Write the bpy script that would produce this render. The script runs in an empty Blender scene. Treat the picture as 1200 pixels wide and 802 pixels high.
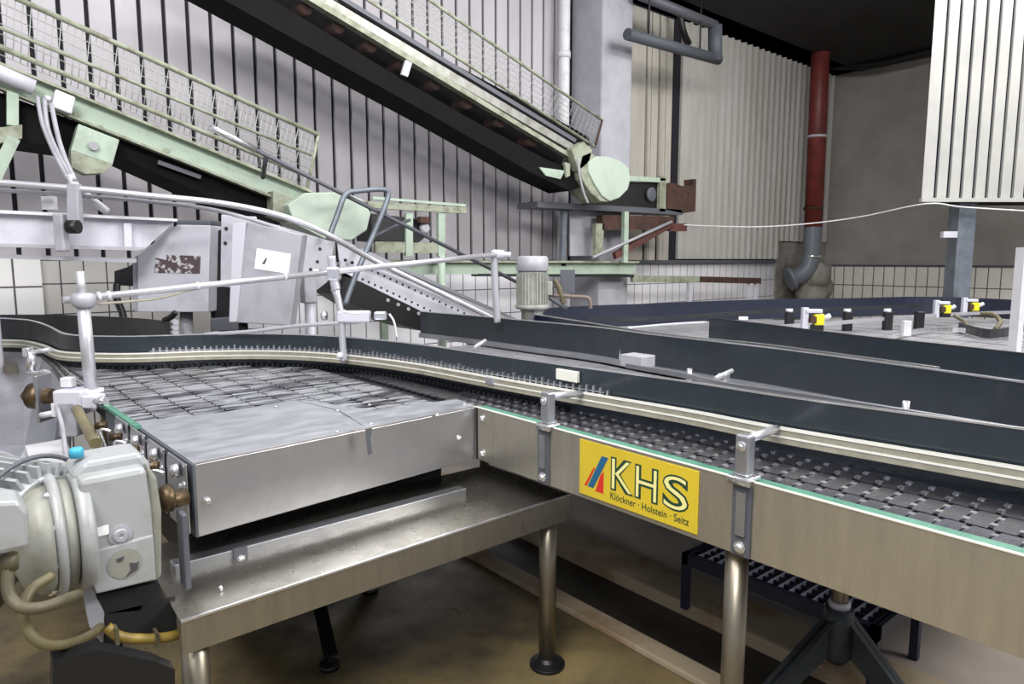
import bpy, bmesh, math, random
from mathutils import Vector as V, Matrix
random.seed(4)
S = bpy.context.scene
COL = S.collection
# ------------------------------------------------------------------ camera
TH = math.radians(50.0); PI = math.pi
PITCH = math.atan(96/800); EYE = V((0, 0, 1.6))
FH = V((math.cos(TH), math.sin(TH), 0)); RT = V((math.sin(TH), -math.cos(TH), 0)); ZU = V((0, 0, 1))
FW = FH*math.cos(PITCH) - ZU*math.sin(PITCH)
UP = FH*math.sin(PITCH) + ZU*math.cos(PITCH)
cam = bpy.data.cameras.new('camera'); co = bpy.data.objects.new('camera', cam); COL.objects.link(co)
cam.sensor_width = 36; cam.lens = 24.0; cam.clip_start = .05; cam.clip_end = 100
co.matrix_world = Matrix.Translation(EYE) @ Matrix((RT, UP, -FW)).transposed().to_4x4()
S.camera = co
def ray(px, py): return FW + RT*((px-600)/800) + UP*((401-py)/800)
def G(px, py, z): r = ray(px, py); return EYE + r*((z-EYE.z)/r.z)          # on the level z
def W(px, py, y): r = ray(px, py); return EYE + r*(y/r.y)                  # on the plane y (along the back wall)
def XP(px, py, x): r = ray(px, py); return EYE + r*(x/r.x)                 # on the plane x (along the conveyor)
def D(px, py, d): r = ray(px, py); return EYE + r*(d/r.dot(FH))            # at a horizontal distance
# ------------------------------------------------------------------ materials
def lin(c): return tuple(((v/255)/12.92 if v/255 <= .04045 else ((v/255+.055)/1.055)**2.4) for v in c)+(1,)
def nt(name):
    m = bpy.data.materials.new(name); m.use_nodes = True; t = m.node_tree; return m, t, t.nodes['Principled BSDF']
def mat(name, c, rough=.5, metal=0, c2=None, scale=6, lo=.4, hi=.65, bump=0, stretch=(1, 1, 1), spec=.5, rv=0, coat=0):
    m, t, b = nt(name); n = t.nodes; l = t.links
    b.inputs['Base Color'].default_value = lin(c); b.inputs['Roughness'].default_value = rough
    b.inputs['Metallic'].default_value = metal; b.inputs['Specular IOR Level'].default_value = spec
    if coat: b.inputs['Coat Weight'].default_value = coat; b.inputs['Coat Roughness'].default_value = .15
    if c2 or bump or rv:
        tc = n.new('ShaderNodeTexCoord'); mp = n.new('ShaderNodeMapping'); mp.inputs['Scale'].default_value = stretch
        nz = n.new('ShaderNodeTexNoise'); nz.inputs['Scale'].default_value = scale; nz.inputs['Detail'].default_value = 6
        nz.inputs['Roughness'].default_value = .62
        l.new(tc.outputs['Object'], mp.inputs[0]); l.new(mp.outputs[0], nz.inputs['Vector'])
        if c2:
            r = n.new('ShaderNodeValToRGB'); r.color_ramp.elements[0].position = lo; r.color_ramp.elements[1].position = hi
            r.color_ramp.elements[0].color = lin(c); r.color_ramp.elements[1].color = lin(c2)
            l.new(nz.outputs['Fac'], r.inputs[0]); l.new(r.outputs[0], b.inputs['Base Color'])
        if rv:
            mr = n.new('ShaderNodeMapRange'); mr.inputs['From Min'].default_value = .3; mr.inputs['From Max'].default_value = .7
            mr.inputs['To Min'].default_value = max(.03, rough-rv); mr.inputs['To Max'].default_value = rough+rv
            l.new(nz.outputs['Fac'], mr.inputs['Value']); l.new(mr.outputs[0], b.inputs['Roughness'])
        if bump:
            bp = n.new('ShaderNodeBump'); bp.inputs['Strength'].default_value = bump; bp.inputs['Distance'].default_value = .01
            l.new(nz.outputs['Fac'], bp.inputs['Height']); l.new(bp.outputs[0], b.inputs['Normal'])
    return m
def tilemat(name, tile, grout, axis, w, h, z0, x0=0, gw=.008, c2=None):
    """glazed tiles: thin joints every w along one axis and every h down from z0"""
    m, t, b = nt(name); n = t.nodes; l = t.links
    tc = n.new('ShaderNodeTexCoord'); sp = n.new('ShaderNodeSeparateXYZ'); l.new(tc.outputs['Object'], sp.inputs[0])
    def line(out, per, off):
        a = n.new('ShaderNodeMath'); a.operation = 'SUBTRACT'; l.new(out, a.inputs[0]); a.inputs[1].default_value = off
        p = n.new('ShaderNodeMath'); p.operation = 'PINGPONG'; l.new(a.outputs[0], p.inputs[0]); p.inputs[1].default_value = per/2
        g = n.new('ShaderNodeMath'); g.operation = 'LESS_THAN'; l.new(p.outputs[0], g.inputs[0]); g.inputs[1].default_value = gw
        return g.outputs[0]
    a = line(sp.outputs[axis], w, x0); c = line(sp.outputs[2], h, z0)
    mx = n.new('ShaderNodeMath'); mx.operation = 'MAXIMUM'; l.new(a, mx.inputs[0]); l.new(c, mx.inputs[1])
    nz = n.new('ShaderNodeTexNoise'); nz.inputs['Scale'].default_value = 1.6; l.new(tc.outputs['Object'], nz.inputs['Vector'])
    r = n.new('ShaderNodeValToRGB'); r.color_ramp.elements[0].position = .35; r.color_ramp.elements[1].position = .7
    r.color_ramp.elements[0].color = lin(tile); r.color_ramp.elements[1].color = lin(c2 or tile); l.new(nz.outputs['Fac'], r.inputs[0])
    mix = n.new('ShaderNodeMixRGB'); l.new(mx.outputs[0], mix.inputs[0]); l.new(r.outputs[0], mix.inputs[1]); mix.inputs[2].default_value = lin(grout)
    l.new(mix.outputs[0], b.inputs['Base Color']); b.inputs['Roughness'].default_value = .3
    return m
M = {}
M['steel'] = mat('stainless_sheet', (196, 197, 202), .36, .9, (170, 172, 180), 5, .3, .7, 0, (1, 1, 1), rv=.07)
M['cover'] = mat('worn_cover_sheet', (175, 178, 186), .42, .75, (190, 192, 199), 7, .35, .7, .05, (1, 2.5, 1), rv=.12)
M['brushed'] = mat('brushed_sheet_floor_tint', (205, 200, 188), .34, .85, (180, 174, 160), 9, .3, .75, .03, (2.5, 2.5, .35), rv=.06)  # warm tone puts the floor's reflection into the colour
M['trayst'] = mat('tray_sheet', (176, 172, 162), .3, .9, (150, 146, 136), 9, .3, .75, .03, (2.5, 2.5, .35), rv=.06)
M['bright'] = mat('bright_steel', (226, 226, 230), .22, .85)
M['slat'] = mat('grey_slat_top', (160, 160, 164), .35, .2, (136, 136, 140), 4, rv=.1)
M['raily'] = mat('scuffed_rail', (150, 150, 146), .4, .4, (120, 120, 112), 8)
M['hosebrown'] = mat('brownish_pipe', (112, 100, 92), .5)
M['boxgap'] = mat('dark_blue_gap', (10, 9, 34), .8, spec=.1)
M['drum'] = mat('brown_drum_paint', (112, 104, 90), .5, .2, (84, 76, 64), 4)
M['rod'] = mat('satin_rod', (198, 198, 204), .32, .55)
M['railm'] = mat('guide_rail_plastic', (164, 160, 144), .35, .2, (140, 136, 120), 14, .35, .7)
M['railhi'] = mat('rail_edge', (240, 239, 228), .3, .2)  # pale tone; on rail and plate edges it stands in for highlights
M['chain'] = mat('chain_plate_steel', (150, 150, 160), .27, .95, (110, 108, 122), 18, .35, .65, .04, rv=.1)
M['chainlt'] = mat('light_chain_plate', (84, 84, 94), .34, .75, (208, 210, 216), 2.4, .44, .56, .04, (1.6, 9, 1), rv=.1)
M['hinge'] = mat('chain_hinge', (220, 220, 228), .2, .9)
M['black'] = mat('black_plastic', (16, 17, 20), .45)
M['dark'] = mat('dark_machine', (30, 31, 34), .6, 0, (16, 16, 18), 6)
M['blueplate'] = mat('dark_blue_guide_plate', (42, 50, 57), .3, 0, (30, 37, 44), 4, .3, .7, .03, (1, 1, .5), rv=.12, coat=.4)
M['navyplate'] = mat('navy_guide_plate', (35, 40, 58), .35, 0, (26, 30, 44), 4, .3, .7, 0, rv=.1, coat=.3)
M['blackplate'] = mat('charcoal_guide_plate', (36, 37, 41), .42, 0, (50, 52, 52), 7, .4, .7)
M['green'] = mat('mint_paint', (162, 179, 163), .5, 0, (138, 150, 136), 7, .5, .75)
M['greenworn'] = mat('stained_mint_paint', (146, 152, 134), .6, 0, (102, 100, 82), 9, .45, .7)
M['hood'] = mat('pale_mint_paint', (170, 184, 171), .5, 0, (150, 162, 149), 4, .5, .8)
M['strip'] = mat('green_wear_strip', (84, 136, 116), .4, 0, (66, 116, 98), 12)
M['white'] = mat('white_paint', (206, 206, 210), .45, 0, (184, 184, 190), 8, .5, .75)
M['grey'] = mat('grey_paint', (168, 168, 176), .5, .15, (146, 146, 152), 6, .45, .75)
M['greylt'] = mat('light_grey_paint', (196, 196, 206), .5, .1, (170, 170, 180), 5, .5, .8)
M['greydk'] = mat('dim_grey_paint', (88, 90, 98), .55, .2)
M['motor'] = mat('gearbox_cast_paint', (158, 161, 163), .42, .1, (136, 137, 131), 8, .5, .78, .12)
M['motorold'] = mat('stained_cast_paint', (140, 141, 133), .5, .1, (104, 98, 78), 7, .5, .75, .1)
M['vmotor'] = mat('ribbed_motor_paint', (160, 162, 156), .55, 0, (134, 136, 128), 9)
M['rust'] = mat('rust', (74, 48, 40), .85, 0, (46, 32, 28), 10, .4, .65, .2)
M['rustdk'] = mat('rusty_roller', (62, 40, 34), .8, 0, (30, 24, 24), 8)
M['brass'] = mat('oily_brass', (96, 80, 58), .4, .6, (50, 38, 28), 16)
M['belt'] = mat('black_belt', (7, 7, 8), .85, 0, (13, 13, 13), 6, spec=.2)
M['hose'] = mat('dirty_hose', (98, 92, 70), .5, 0, (76, 70, 54), 12)
M['yhose'] = mat('yellow_hose', (150, 128, 58), .45, 0, (108, 90, 44), 16)
M['tan'] = mat('ochre_tube', (116, 108, 80), .45, 0, (94, 86, 62), 12)
M['redpipe'] = mat('dull_red_paint', (118, 48, 44), .5, 0, (92, 38, 36), 5)
M['redbeam'] = mat('oxide_red_paint', (96, 52, 48), .65, 0, (68, 44, 40), 8)
M['pipegrey'] = mat('grey_pvc', (112, 118, 128), .4)
M['pipedark'] = mat('overhead_pipe', (72, 77, 84), .6)
M['yellow'] = mat('sign_yellow', (210, 184, 50), .4, 0, (198, 172, 42), 3)
M['sgreen'] = mat('sign_dark_green', (30, 62, 48), .5)
M['scream'] = mat('sign_cream', (232, 226, 150), .5)
M['sblue'] = mat('sign_blue', (30, 92, 128), .5)
M['sred'] = mat('sign_red', (204, 48, 34), .5)
M['label'] = mat('paper_label', (244, 244, 246), .6)
M['print'] = mat('label_print', (70, 66, 72), .6)
M['residue'] = mat('torn_label_residue', (80, 66, 70), .8, 0, (190, 188, 192), 24, .52, .56)
M['sensory'] = mat('sensor_yellow', (222, 208, 40), .4)
M['cyan'] = mat('blue_cap', (60, 158, 190), .4)
M['conc'] = mat('concrete_wall', (158, 156, 152), .85, 0, (136, 134, 130), 1.3, .35, .7, .1)
M['plaster'] = mat('rough_plaster', (150, 148, 142), .9, 0, (112, 108, 98), 5, .4, .7, .3)
M['column'] = mat('column_concrete', (168, 168, 176), .8, 0, (150, 150, 158), 3, .4, .7, .05)
M['panel'] = mat('wall_panel', (180, 176, 182), .5, 0, (162, 158, 162), 2.2, .4, .75, 0, (1, 1, .3))
M['panelgap'] = mat('panel_gap', (22, 20, 30), .8)
M['corr'] = mat('corrugated_wall_sheet', (176, 175, 172), .55, 0, (160, 158, 148), 3, .4, .75, 0, (1, 1, .25))
M['warp'] = mat('warped_wall_sheet', (184, 180, 172), .6, 0, (162, 158, 148), 2, .4, .75, 0, (1, 1, .25))
M['ceil'] = mat('dark_ceiling', (34, 34, 38), .9, 0, (24, 24, 27), 2)  # near-black colour for the ceiling slab and beams
M['floor'] = mat('wet_ochre_floor', (132, 116, 80), .42, 0, (84, 76, 58), 2.6, .4, .64, .15, rv=.22)
M['floorgrey'] = mat('grey_floor_screed', (172, 160, 150), .55, 0, (146, 138, 132), 2.2, .35, .7, .1, rv=.15)
M['kerb'] = mat('kerb_concrete', (168, 152, 128), .75, 0, (128, 96, 62), 3.5, .48, .72, .1)
M['gutter'] = mat('gutter_dark', (50, 46, 40), .4, 0, (30, 28, 26), 3, rv=.15)
M['ridge'] = mat('ribbed_tile', (152, 148, 146), .6, 0, (128, 122, 120), 3)
M['grating'] = mat('navy_grating_paint', (30, 34, 58), .5)
M['gratetop'] = mat('grating_bar_edge', (168, 172, 190), .45, 0)
M['iron'] = mat('dark_cast_foot', (60, 66, 70), .5, .3, (44, 48, 52), 6)
M['legst'] = mat('leg_tube_steel', (150, 144, 130), .35, .85, (124, 116, 100), 6, .35, .7, 0, (1, 1, .4))
M['pole'] = mat('galvanised_post', (120, 128, 138), .45, .4, (98, 104, 112), 5)
M['boxpanel'] = mat('cream_box_panel', (172, 172, 168), .5, 0, (160, 160, 158), 2)
# ------------------------------------------------------------------ mesh helper
class MB:
    def __init__(s): s.bm = bmesh.new(); s.mi = 0
    def _f(s, vs):
        try: f = s.bm.faces.new(vs); f.material_index = s.mi; return f
        except ValueError: return None
    def m(s, i): s.mi = i; return s
    def hexa(s, p):
        v = [s.bm.verts.new(q) for q in p]
        for a in ((0,3,2,1),(4,5,6,7),(0,1,5,4),(1,2,6,5),(2,3,7,6),(3,0,4,7)): s._f([v[i] for i in a])
        return s
    def box(s, x0, x1, y0, y1, z0, z1):
        return s.hexa([V(q) for q in ((x0,y0,z0),(x1,y0,z0),(x1,y1,z0),(x0,y1,z0),(x0,y0,z1),(x1,y0,z1),(x1,y1,z1),(x0,y1,z1))])
    def obox(s, c, ax, ay, az):                       # centre and three half axes
        c, ax, ay, az = V(c), V(ax), V(ay), V(az)
        return s.hexa([c-ax-ay-az, c+ax-ay-az, c+ax+ay-az, c-ax+ay-az, c-ax-ay+az, c+ax-ay+az, c+ax+ay+az, c-ax+ay+az])
    def bar(s, p, q, h, w, side=None):                # bar from p to q: h up, w sideways
        p, q = V(p), V(q); d = (q-p); L = d.length; d.normalize()
        sd = V(side) if side else d.cross(ZU)
        sd = (sd - d*sd.dot(d)).normalized(); u = sd.cross(d).normalized()
        return s.obox((p+q)/2, d*L/2, sd*w/2, u*h/2)
    def prism(s, pts, vec):
        pts = [V(p) for p in pts]; vec = V(vec); n = len(pts)
        a = [s.bm.verts.new(p) for p in pts]; b = [s.bm.verts.new(p+vec) for p in pts]
        s._f(a[::-1]); s._f(b)
        for i in range(n): s._f([a[i], a[(i+1)%n], b[(i+1)%n], b[i]])
        return s
    def cyl(s, p, q, r, r2=None, n=16):
        p, q = V(p), V(q); r2 = r if r2 is None else r2
        d = (q-p).normalized(); t = ZU if abs(d.z) < .9 else V((1,0,0)); a = d.cross(t).normalized(); b = d.cross(a)
        A = []; B = []
        for i in range(n):
            w = a*math.cos(2*PI*i/n)+b*math.sin(2*PI*i/n); A.append(s.bm.verts.new(p+w*r)); B.append(s.bm.verts.new(q+w*r2))
        s._f(A[::-1]); s._f(B)
        for i in range(n):
            f = s._f([A[i], A[(i+1)%n], B[(i+1)%n], B[i]])
            if f: f.smooth = True
        return s
    def lathe(s, o, d, prof, n=28):                    # prof: (along, radius)
        o, d = V(o), V(d).normalized(); t = ZU if abs(d.z) < .9 else V((1,0,0)); a = d.cross(t).normalized(); b = d.cross(a)
        R = [[s.bm.verts.new(o+d*u+(a*math.cos(2*PI*i/n)+b*math.sin(2*PI*i/n))*r) for i in range(n)] for u, r in prof]
        s._f(R[0][::-1]); s._f(R[-1])
        for j in range(len(R)-1):
            for i in range(n):
                f = s._f([R[j][i], R[j][(i+1)%n], R[j+1][(i+1)%n], R[j+1][i]])
                if f and abs(prof[j+1][1]-prof[j][1]) < 3*abs(prof[j+1][0]-prof[j][0]): f.smooth = True
        return s
    def tube(s, pts, r, n=10, smooth=True):
        pts = [V(p) for p in pts]
        if smooth and len(pts) > 2: pts = spline(pts, 6)
        prev = None; ref = None
        for i, p in enumerate(pts):
            d = (pts[min(i+1, len(pts)-1)]-pts[max(i-1, 0)]).normalized()
            if ref is None: ref = d.cross(ZU if abs(d.z) < .9 else V((1,0,0))).normalized()
            a = (ref-d*ref.dot(d)).normalized(); ref = a; b = d.cross(a)
            ring = [s.bm.verts.new(p+(a*math.cos(2*PI*k/n)+b*math.sin(2*PI*k/n))*r) for k in range(n)]
            if prev:
                for k in range(n):
                    f = s._f([prev[k], prev[(k+1)%n], ring[(k+1)%n], ring[k]])
                    if f: f.smooth = True
            else: s._f(ring[::-1])
            prev = ring
        s._f(prev); return s
    def wall(s, pts, z0, z1, t):                       # ribbon standing on a plan polyline, t thick
        n = len(pts); P = [V((p[0], p[1], 0)) for p in pts]; N = []
        for i in range(n):
            d = (P[min(i+1, n-1)]-P[max(i-1, 0)]).normalized(); N.append(V((d.y, -d.x, 0)))
        Z0 = z0 if isinstance(z0, (list, tuple)) else [z0]*n; Z1 = z1 if isinstance(z1, (list, tuple)) else [z1]*n
        R = []
        for i in range(n):
            a = P[i]-N[i]*t/2; b = P[i]+N[i]*t/2
            R.append([s.bm.verts.new(a+ZU*Z0[i]), s.bm.verts.new(b+ZU*Z0[i]), s.bm.verts.new(b+ZU*Z1[i]), s.bm.verts.new(a+ZU*Z1[i])])
        s._f(R[0]); s._f(R[-1][::-1])
        for i in range(n-1):
            for k in range(4): s._f([R[i][k], R[i+1][k], R[i+1][(k+1)%4], R[i][(k+1)%4]])
        return s
    def loft(s, A, B, t):                               # sheet between two 3d lines, t thick
        n = len(A); nn = (V(B[0])-V(A[0])).cross(V(A[-1])-V(A[0])).normalized()*t
        f = [[s.bm.verts.new(V(A[i])), s.bm.verts.new(V(B[i])), s.bm.verts.new(V(B[i])+nn), s.bm.verts.new(V(A[i])+nn)] for i in range(n)]
        s._f(f[0]); s._f(f[-1][::-1])
        for i in range(n-1):
            for k in range(4): s._f([f[i][k], f[i+1][k], f[i+1][(k+1)%4], f[i][(k+1)%4]])
        return s
    def sphere(s, c, r, n=12):
        return s.lathe(V(c)-ZU*r, ZU, [(r-r*math.cos(PI*j/8), max(1e-4, r*math.sin(PI*j/8))) for j in range(9)], n)
    def build(s, name, mats, parent=None, bevel=0):
        bmesh.ops.recalc_face_normals(s.bm, faces=s.bm.faces)
        me = bpy.data.meshes.new(name); s.bm.to_mesh(me); s.bm.free()
        for m in (mats if isinstance(mats, (list, tuple)) else [mats]): me.materials.append(M[m] if isinstance(m, str) else m)
        o = bpy.data.objects.new(name, me); COL.objects.link(o)
        if parent:
            o.parent = parent; o.matrix_parent_inverse = Matrix.Translation(-wloc(parent))
        if bevel:
            b = o.modifiers.new('bevel', 'BEVEL'); b.width = bevel; b.segments = 2; b.limit_method = 'ANGLE'
        return o
def wloc(o):
    p = V(o.location)
    return p + (wloc(o.parent)+o.matrix_parent_inverse.translation if o.parent else V((0,0,0)))
def spline(P, k):
    P = [V(p) for p in P]; out = []
    for i in range(len(P)-1):
        a = P[max(i-1, 0)]; b = P[i]; c = P[i+1]; d = P[min(i+2, len(P)-1)]
        for j in range(k):
            t = j/k; out.append(.5*((2*b)+(c-a)*t+(2*a-5*b+4*c-d)*t*t+(3*b-a-3*c+d)*t**3))
    return out+[P[-1]]
def thing(name, label, cat, loc, group=None):
    o = bpy.data.objects.new(name, None); COL.objects.link(o); o.location = loc; o.empty_display_size = .1
    o['label'] = label; o['category'] = cat
    if group: o['group'] = group
    return o
def tag(o, label, cat, group=None):
    o['label'] = label; o['category'] = cat
    if group: o['group'] = group
    return o
def struct(o): o['kind'] = 'structure'; return o
def lab(o, t): o['label'] = t; return o
def gline(px, z, k=6): return spline([G(a, b, z) for a, b in px], k)
X1 = V((1,0,0)); Y1 = V((0,1,0))
YW = 6.6; XW = 13.7; CEIL = W(950, 80, YW).z; ZT = 1.6
# ================================================================== the setting
struct(MB().box(-6, 16, -4, 8, -.1, 0).build('floor', 'floor'))
struct(MB().box(2.72, 9, -2, 4.2, .002, .05).build('floor_screed', 'floorgrey'))
b = MB()
b.box(2.80, 4.3, 1.12, 2.0, .05, .056)
for i in range(30): b.box(2.82+i*.05, 2.842+i*.05, 1.12, 2.0, .056, .066)
struct(b.build('floor_ribbed_tiles', 'ridge'))
struct(MB().box(2.46, 2.72, -2, 5.5, 0, .07).build('trim_1', 'kerb', bevel=.012))
struct(MB().box(2.18, 2.46, -2, 5.5, .001, .008).build('floor_gutter', 'gutter'))
struct(MB().box(2.08, 2.18, -2, 5.5, .0, .03).build('trim_2', 'kerb', bevel=.008))
# back wall: tiles below, narrow vertical panels above, then warped boards and corrugated sheet beyond the column
CX0 = W(668, 150, YW).x; CY0 = XP(705, 150, CX0).y; CX1 = W(740, 150, CY0).x
struct(MB().box(-6, XW+.2, YW, YW+.2, 0, 9).build('wall_back', 'panelgap'))
b = MB(); P0 = W(71, 50, YW-.03).x; PW = (W(528-3.5, 240, YW-.03).x-W(71, 50, YW-.03).x)/20
PW = (W(449, 130, YW-.03).x-P0)/15
gx = P0-PW*34
while gx < CX0-.25:
    gp = PW*.085
    b.box(gx+gp, gx+PW-gp, YW-.035, YW, ZT, 9); gx += PW
struct(b.build('wall_back_panels', 'panel', bevel=.004))
struct(MB().box(-6, 2.2, YW-.03, YW, 0, ZT-.005).build('wall_back_tiles_left', tilemat('glazed_tile_left', (196,194,192), (60,56,66), 0, .163, .245, 1.41, W(72,345,YW).x, .005, (176,174,172))))
struct(MB().box(2.2, XW, YW-.03, YW, 0, ZT-.02).build('wall_back_tiles', tilemat('glazed_tile', (226,226,232), (104,100,112), 0, .183, .3, W(750,333,YW).z, 0, .006, (210,210,218))))
struct(MB().box(W(0,340,YW-.12).x-1, W(50,340,YW-.12).x, YW-.12, YW-.031, 0, 1.62).build('wall_back_pier', tilemat('white_tile', (232,232,232), (92,86,96), 0, .2, .245, W(30,336.5,YW-.12).z, W(17,340,YW-.12).x, .007)))
# boards between the column and the black gap
b = MB(); xs = [CX1+.02]; 
for px in (753, 759, 768, 776, 784): xs.append(W(px, 150, YW).x)
for i in range(len(xs)-1):
    o = .02+.05*(i % 2)
    p = [V((xs[i]+.008, YW-.05-o, ZT)), V((xs[i+1]-.008, YW-.05-o*.4, ZT)), V((xs[i+1]-.01-random.uniform(0,.04), YW-.05, 4.2)), V((xs[i]+.008, YW-.05, CEIL-.05))]
    p[2].z = CEIL-.05; b.prism(p, (0, .05, 0))
struct(b.build('wall_back_warped_boards', 'warp', bevel=.003))
b = MB(); x0 = W(795, 150, YW).x; x1 = XW-.05; n = int((x1-x0)/.18)
for i in range(n):
    a = x0+i*(x1-x0)/n; w = (x1-x0)/n
    zb = ZT+.02 if a < W(905, 290, YW).x else W(920, 283, YW).z
    b.prism([V((a, YW-.05, zb)), V((a+w*.62, YW-.05, zb)), V((a+w*.72, YW-.1, zb)), V((a+w*.9, YW-.1, zb)), V((a+w, YW-.05, zb)), V((a+w, YW-.01, zb)), V((a, YW-.01, zb))], (0, 0, CEIL-.02-zb))
struct(b.build('wall_back_corrugated_sheet', 'corr'))
a = W(746, 309, YW-.08); c = W(907, 309, YW-.08)
struct(MB().box(a.x, c.x, YW-.12, YW-.03, ZT-.05, ZT).build('trim_3', 'greydk'))
struct(MB().box(W(906,300,YW).x, XW, YW-.06, YW, 0, W(920,284,YW).z).build('wall_back_plaster', 'plaster', bevel=.02))
# column
struct(MB().box(CX0, CX1, CY0, YW, 0, 9).build('column', 'column', bevel=.03))
# right wall
struct(MB().box(XW, XW+.2, -6, YW, 0, 9).build('wall_right', 'conc'))
zt = XP(1050, 312.5, XW-.03).z
struct(MB().box(XW-.03, XW, -6, XP(975,320,XW).y, 0, zt).build('wall_right_tiles', tilemat('glazed_tile_right', (236,234,226), (80,76,72), 1, .186, zt-XP(1050,335.5,XW-.03).z, zt, 0, .008, (222,220,212))))
struct(MB().box(XW-.045, XW, -6, XP(975,320,XW).y, zt, zt+.03).build('trim_4', 'greydk'))
# dark ceiling with a beam along each wall
struct(MB().box(CX1-.3, XW+.2, -6, YW+.2, CEIL, CEIL+.3).build('ceiling', 'ceil'))
b = MB(); b.box(CX1-.3, XW, YW-.5, YW-.0, CEIL-.0, CEIL+.01)
b.box(XW-.4, XW, -6, YW-.5, CEIL-.02, CEIL+.01)
struct(b.build('ceiling_beams', 'ceil'))
# ================================================================== pipes and box at the right
t = thing('drain_pipe', 'tall dull red drain pipe with grey lower bend in the far room corner', 'pipe', D(953,345,12.3))
dp = 12.4
MB().cyl(D(966,-40,dp), D(953,266,dp), .155, n=20).build('pipe', 'redpipe', t)
MB().cyl(D(957.5,159,dp), D(957.3,162,dp), .17, n=20).build('clamp_band', 'greylt', t)
lab(MB().tube([D(953,264,dp), D(951.5,290,dp), D(950.5,302,dp), D(946,315,dp), D(937,323,dp), D(925,327,dp)], .15, 16).build('bend', 'pipegrey', t), 'grey plastic bend')
MB().cyl(D(929,326,dp), D(924,328,dp), .21, n=20).build('socket', 'pipegrey', t)
MB().cyl(D(953,243,dp), D(952.8,246,dp), .168, n=20).build('clamp_band', 'rust', t)
MB().cyl(D(951.6,299,dp), D(951.4,302,dp), .158, n=20).build('clamp_band', 'bright', t)
o = MB(); c = D(955,333,12.7)
for i in range(9): o.sphere(c+V((random.uniform(-.2,.2), random.uniform(-.15,.15), random.uniform(-.2,.2))), random.uniform(.16,.3), 8)
struct(o.build('wall_back_mortar', 'plaster'))
o = MB().tube([W(655,-60,YW-.2), W(657,60,YW-.2), W(661,200,YW-.2), W(664,330,YW-.2)], .065, 14)
pw = MB(); xx = W(661,100,YW-.22).x; pw.cyl((xx,YW-.22,0),(xx,YW-.22,8.8),.068,n=18); o.bm.free()
pt = thing('white_downpipe', 'white vertical downpipe beside the concrete column', 'pipe', (xx, YW-.22, 0)); pw.build('pipe', 'white', pt)
MB().cyl((xx,YW-.22,4.1),(xx,YW-.22,4.18),.08,n=18).build('coupling', 'white', pt)
t = thing('overhead_pipe', 'thick dark grey overhead pipe with an upward elbow near the column', 'pipe', W(740,42,6.0))
for px, py in ((760,47),(820,63)):
    q = W(px,py,5.7); MB().cyl(q, V((q.x,q.y,CEIL)), .012, n=8).build('hanger_rod', 'dark', t)
MB().cyl(W(735,40,5.7), W(842,70,5.7), .07, n=18).build('pipe', 'pipedark', t)
MB().cyl(W(838,72,5.7), W(838,30,5.7), .095, n=18).build('elbow', 'pipedark', t)
MB().cyl(W(745,-8,5.9), W(838,30,5.7), .065, n=16).build('upper_pipe', 'greydk', t)
o = MB(); o.tube([V((W(796,15,6.3).x,6.3,CEIL)), W(800,35,6.3), W(807,52,6.3)], .05, 8)
tag(o.build('torn_foil', 'black'), 'torn black strip hanging at the top of the wall gap behind the overhead pipe', 'strip')
# cable bundle along the top of the right wall
tag(MB().tube([XP(940,72,13.2), XP(975,77,13.2), XP(1020,76,13.2), XP(1060,68,13.2), XP(1100,58,13.2)], .07, 8).build('ceiling_cable', 'black'), 'thick black cable sagging along the top of the grey wall', 'cable')
# hanging panelled box
db = 7.9; t = thing('panelled_enclosure', 'white strip-panelled enclosure hanging at the upper right', 'enclosure', D(1200,236,db+.4))
bl = D(1080,236.5,db); top = CEIL-.03; L = 3.0; DV = (FH*.62+RT*.78)
MB().obox(bl+RT*(L/2+.02)+FH*.05+DV*.5+ZU*((top-bl.z)/2), RT*(L/2-.02), DV*.5, ZU*((top-bl.z)/2-.01)).build('core', 'boxgap', t)
b = MB(); pitch = 14.75/800*db; k = 0
while k*pitch < L-.1:
    b.obox(bl+RT*(k*pitch+pitch*.5+.01)+FH*.03+ZU*((top-bl.z)/2+.02), RT*(pitch*.37), FH*.02, ZU*((top-bl.z)/2-.02)); k += 1
b.build('panel', 'boxpanel', t, bevel=.003)
MB().obox(bl+RT*(L/2)+FH*.02+ZU*.02, RT*L/2, FH*.03, ZU*.022).build('bottom_trim', 'boxpanel', t)
MB().obox(bl+RT*.008+DV*.5+ZU*((top-bl.z)/2), RT*.012, DV*.5, ZU*((top-bl.z)/2)).build('side_trim', 'boxpanel', t)
p = D(1124,300,8.15); t = thing('steel_post', 'square grey steel post under the hanging panelled enclosure', 'post', (p.x,p.y,0))
MB().obox((p.x,p.y,(bl.z)/2), RT*.1, FH*.1, ZU*(bl.z/2)).build('post', 'pole', t, bevel=.006)
MB().obox(V((p.x,p.y,.01)), RT*.18, FH*.18, ZU*.01).build('base_plate', 'pole', t)
MB().obox(D(1112,275,7.95), RT*.08, FH*.03, ZU*.035).build('bracket', 'greylt', t)
tag(MB().tube([D(770,262,9.6), D(830,265,9.4), D(890,266,9.2), D(950,262,9), D(1010,254,8.6), D(1085,239,7.85), D(1130,243,7.85), D(1230,249,7.8)], .009, 6).build('hanging_cable', 'white'), 'thin white cable strung from the enclosure across to the rusty frame', 'cable')
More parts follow.
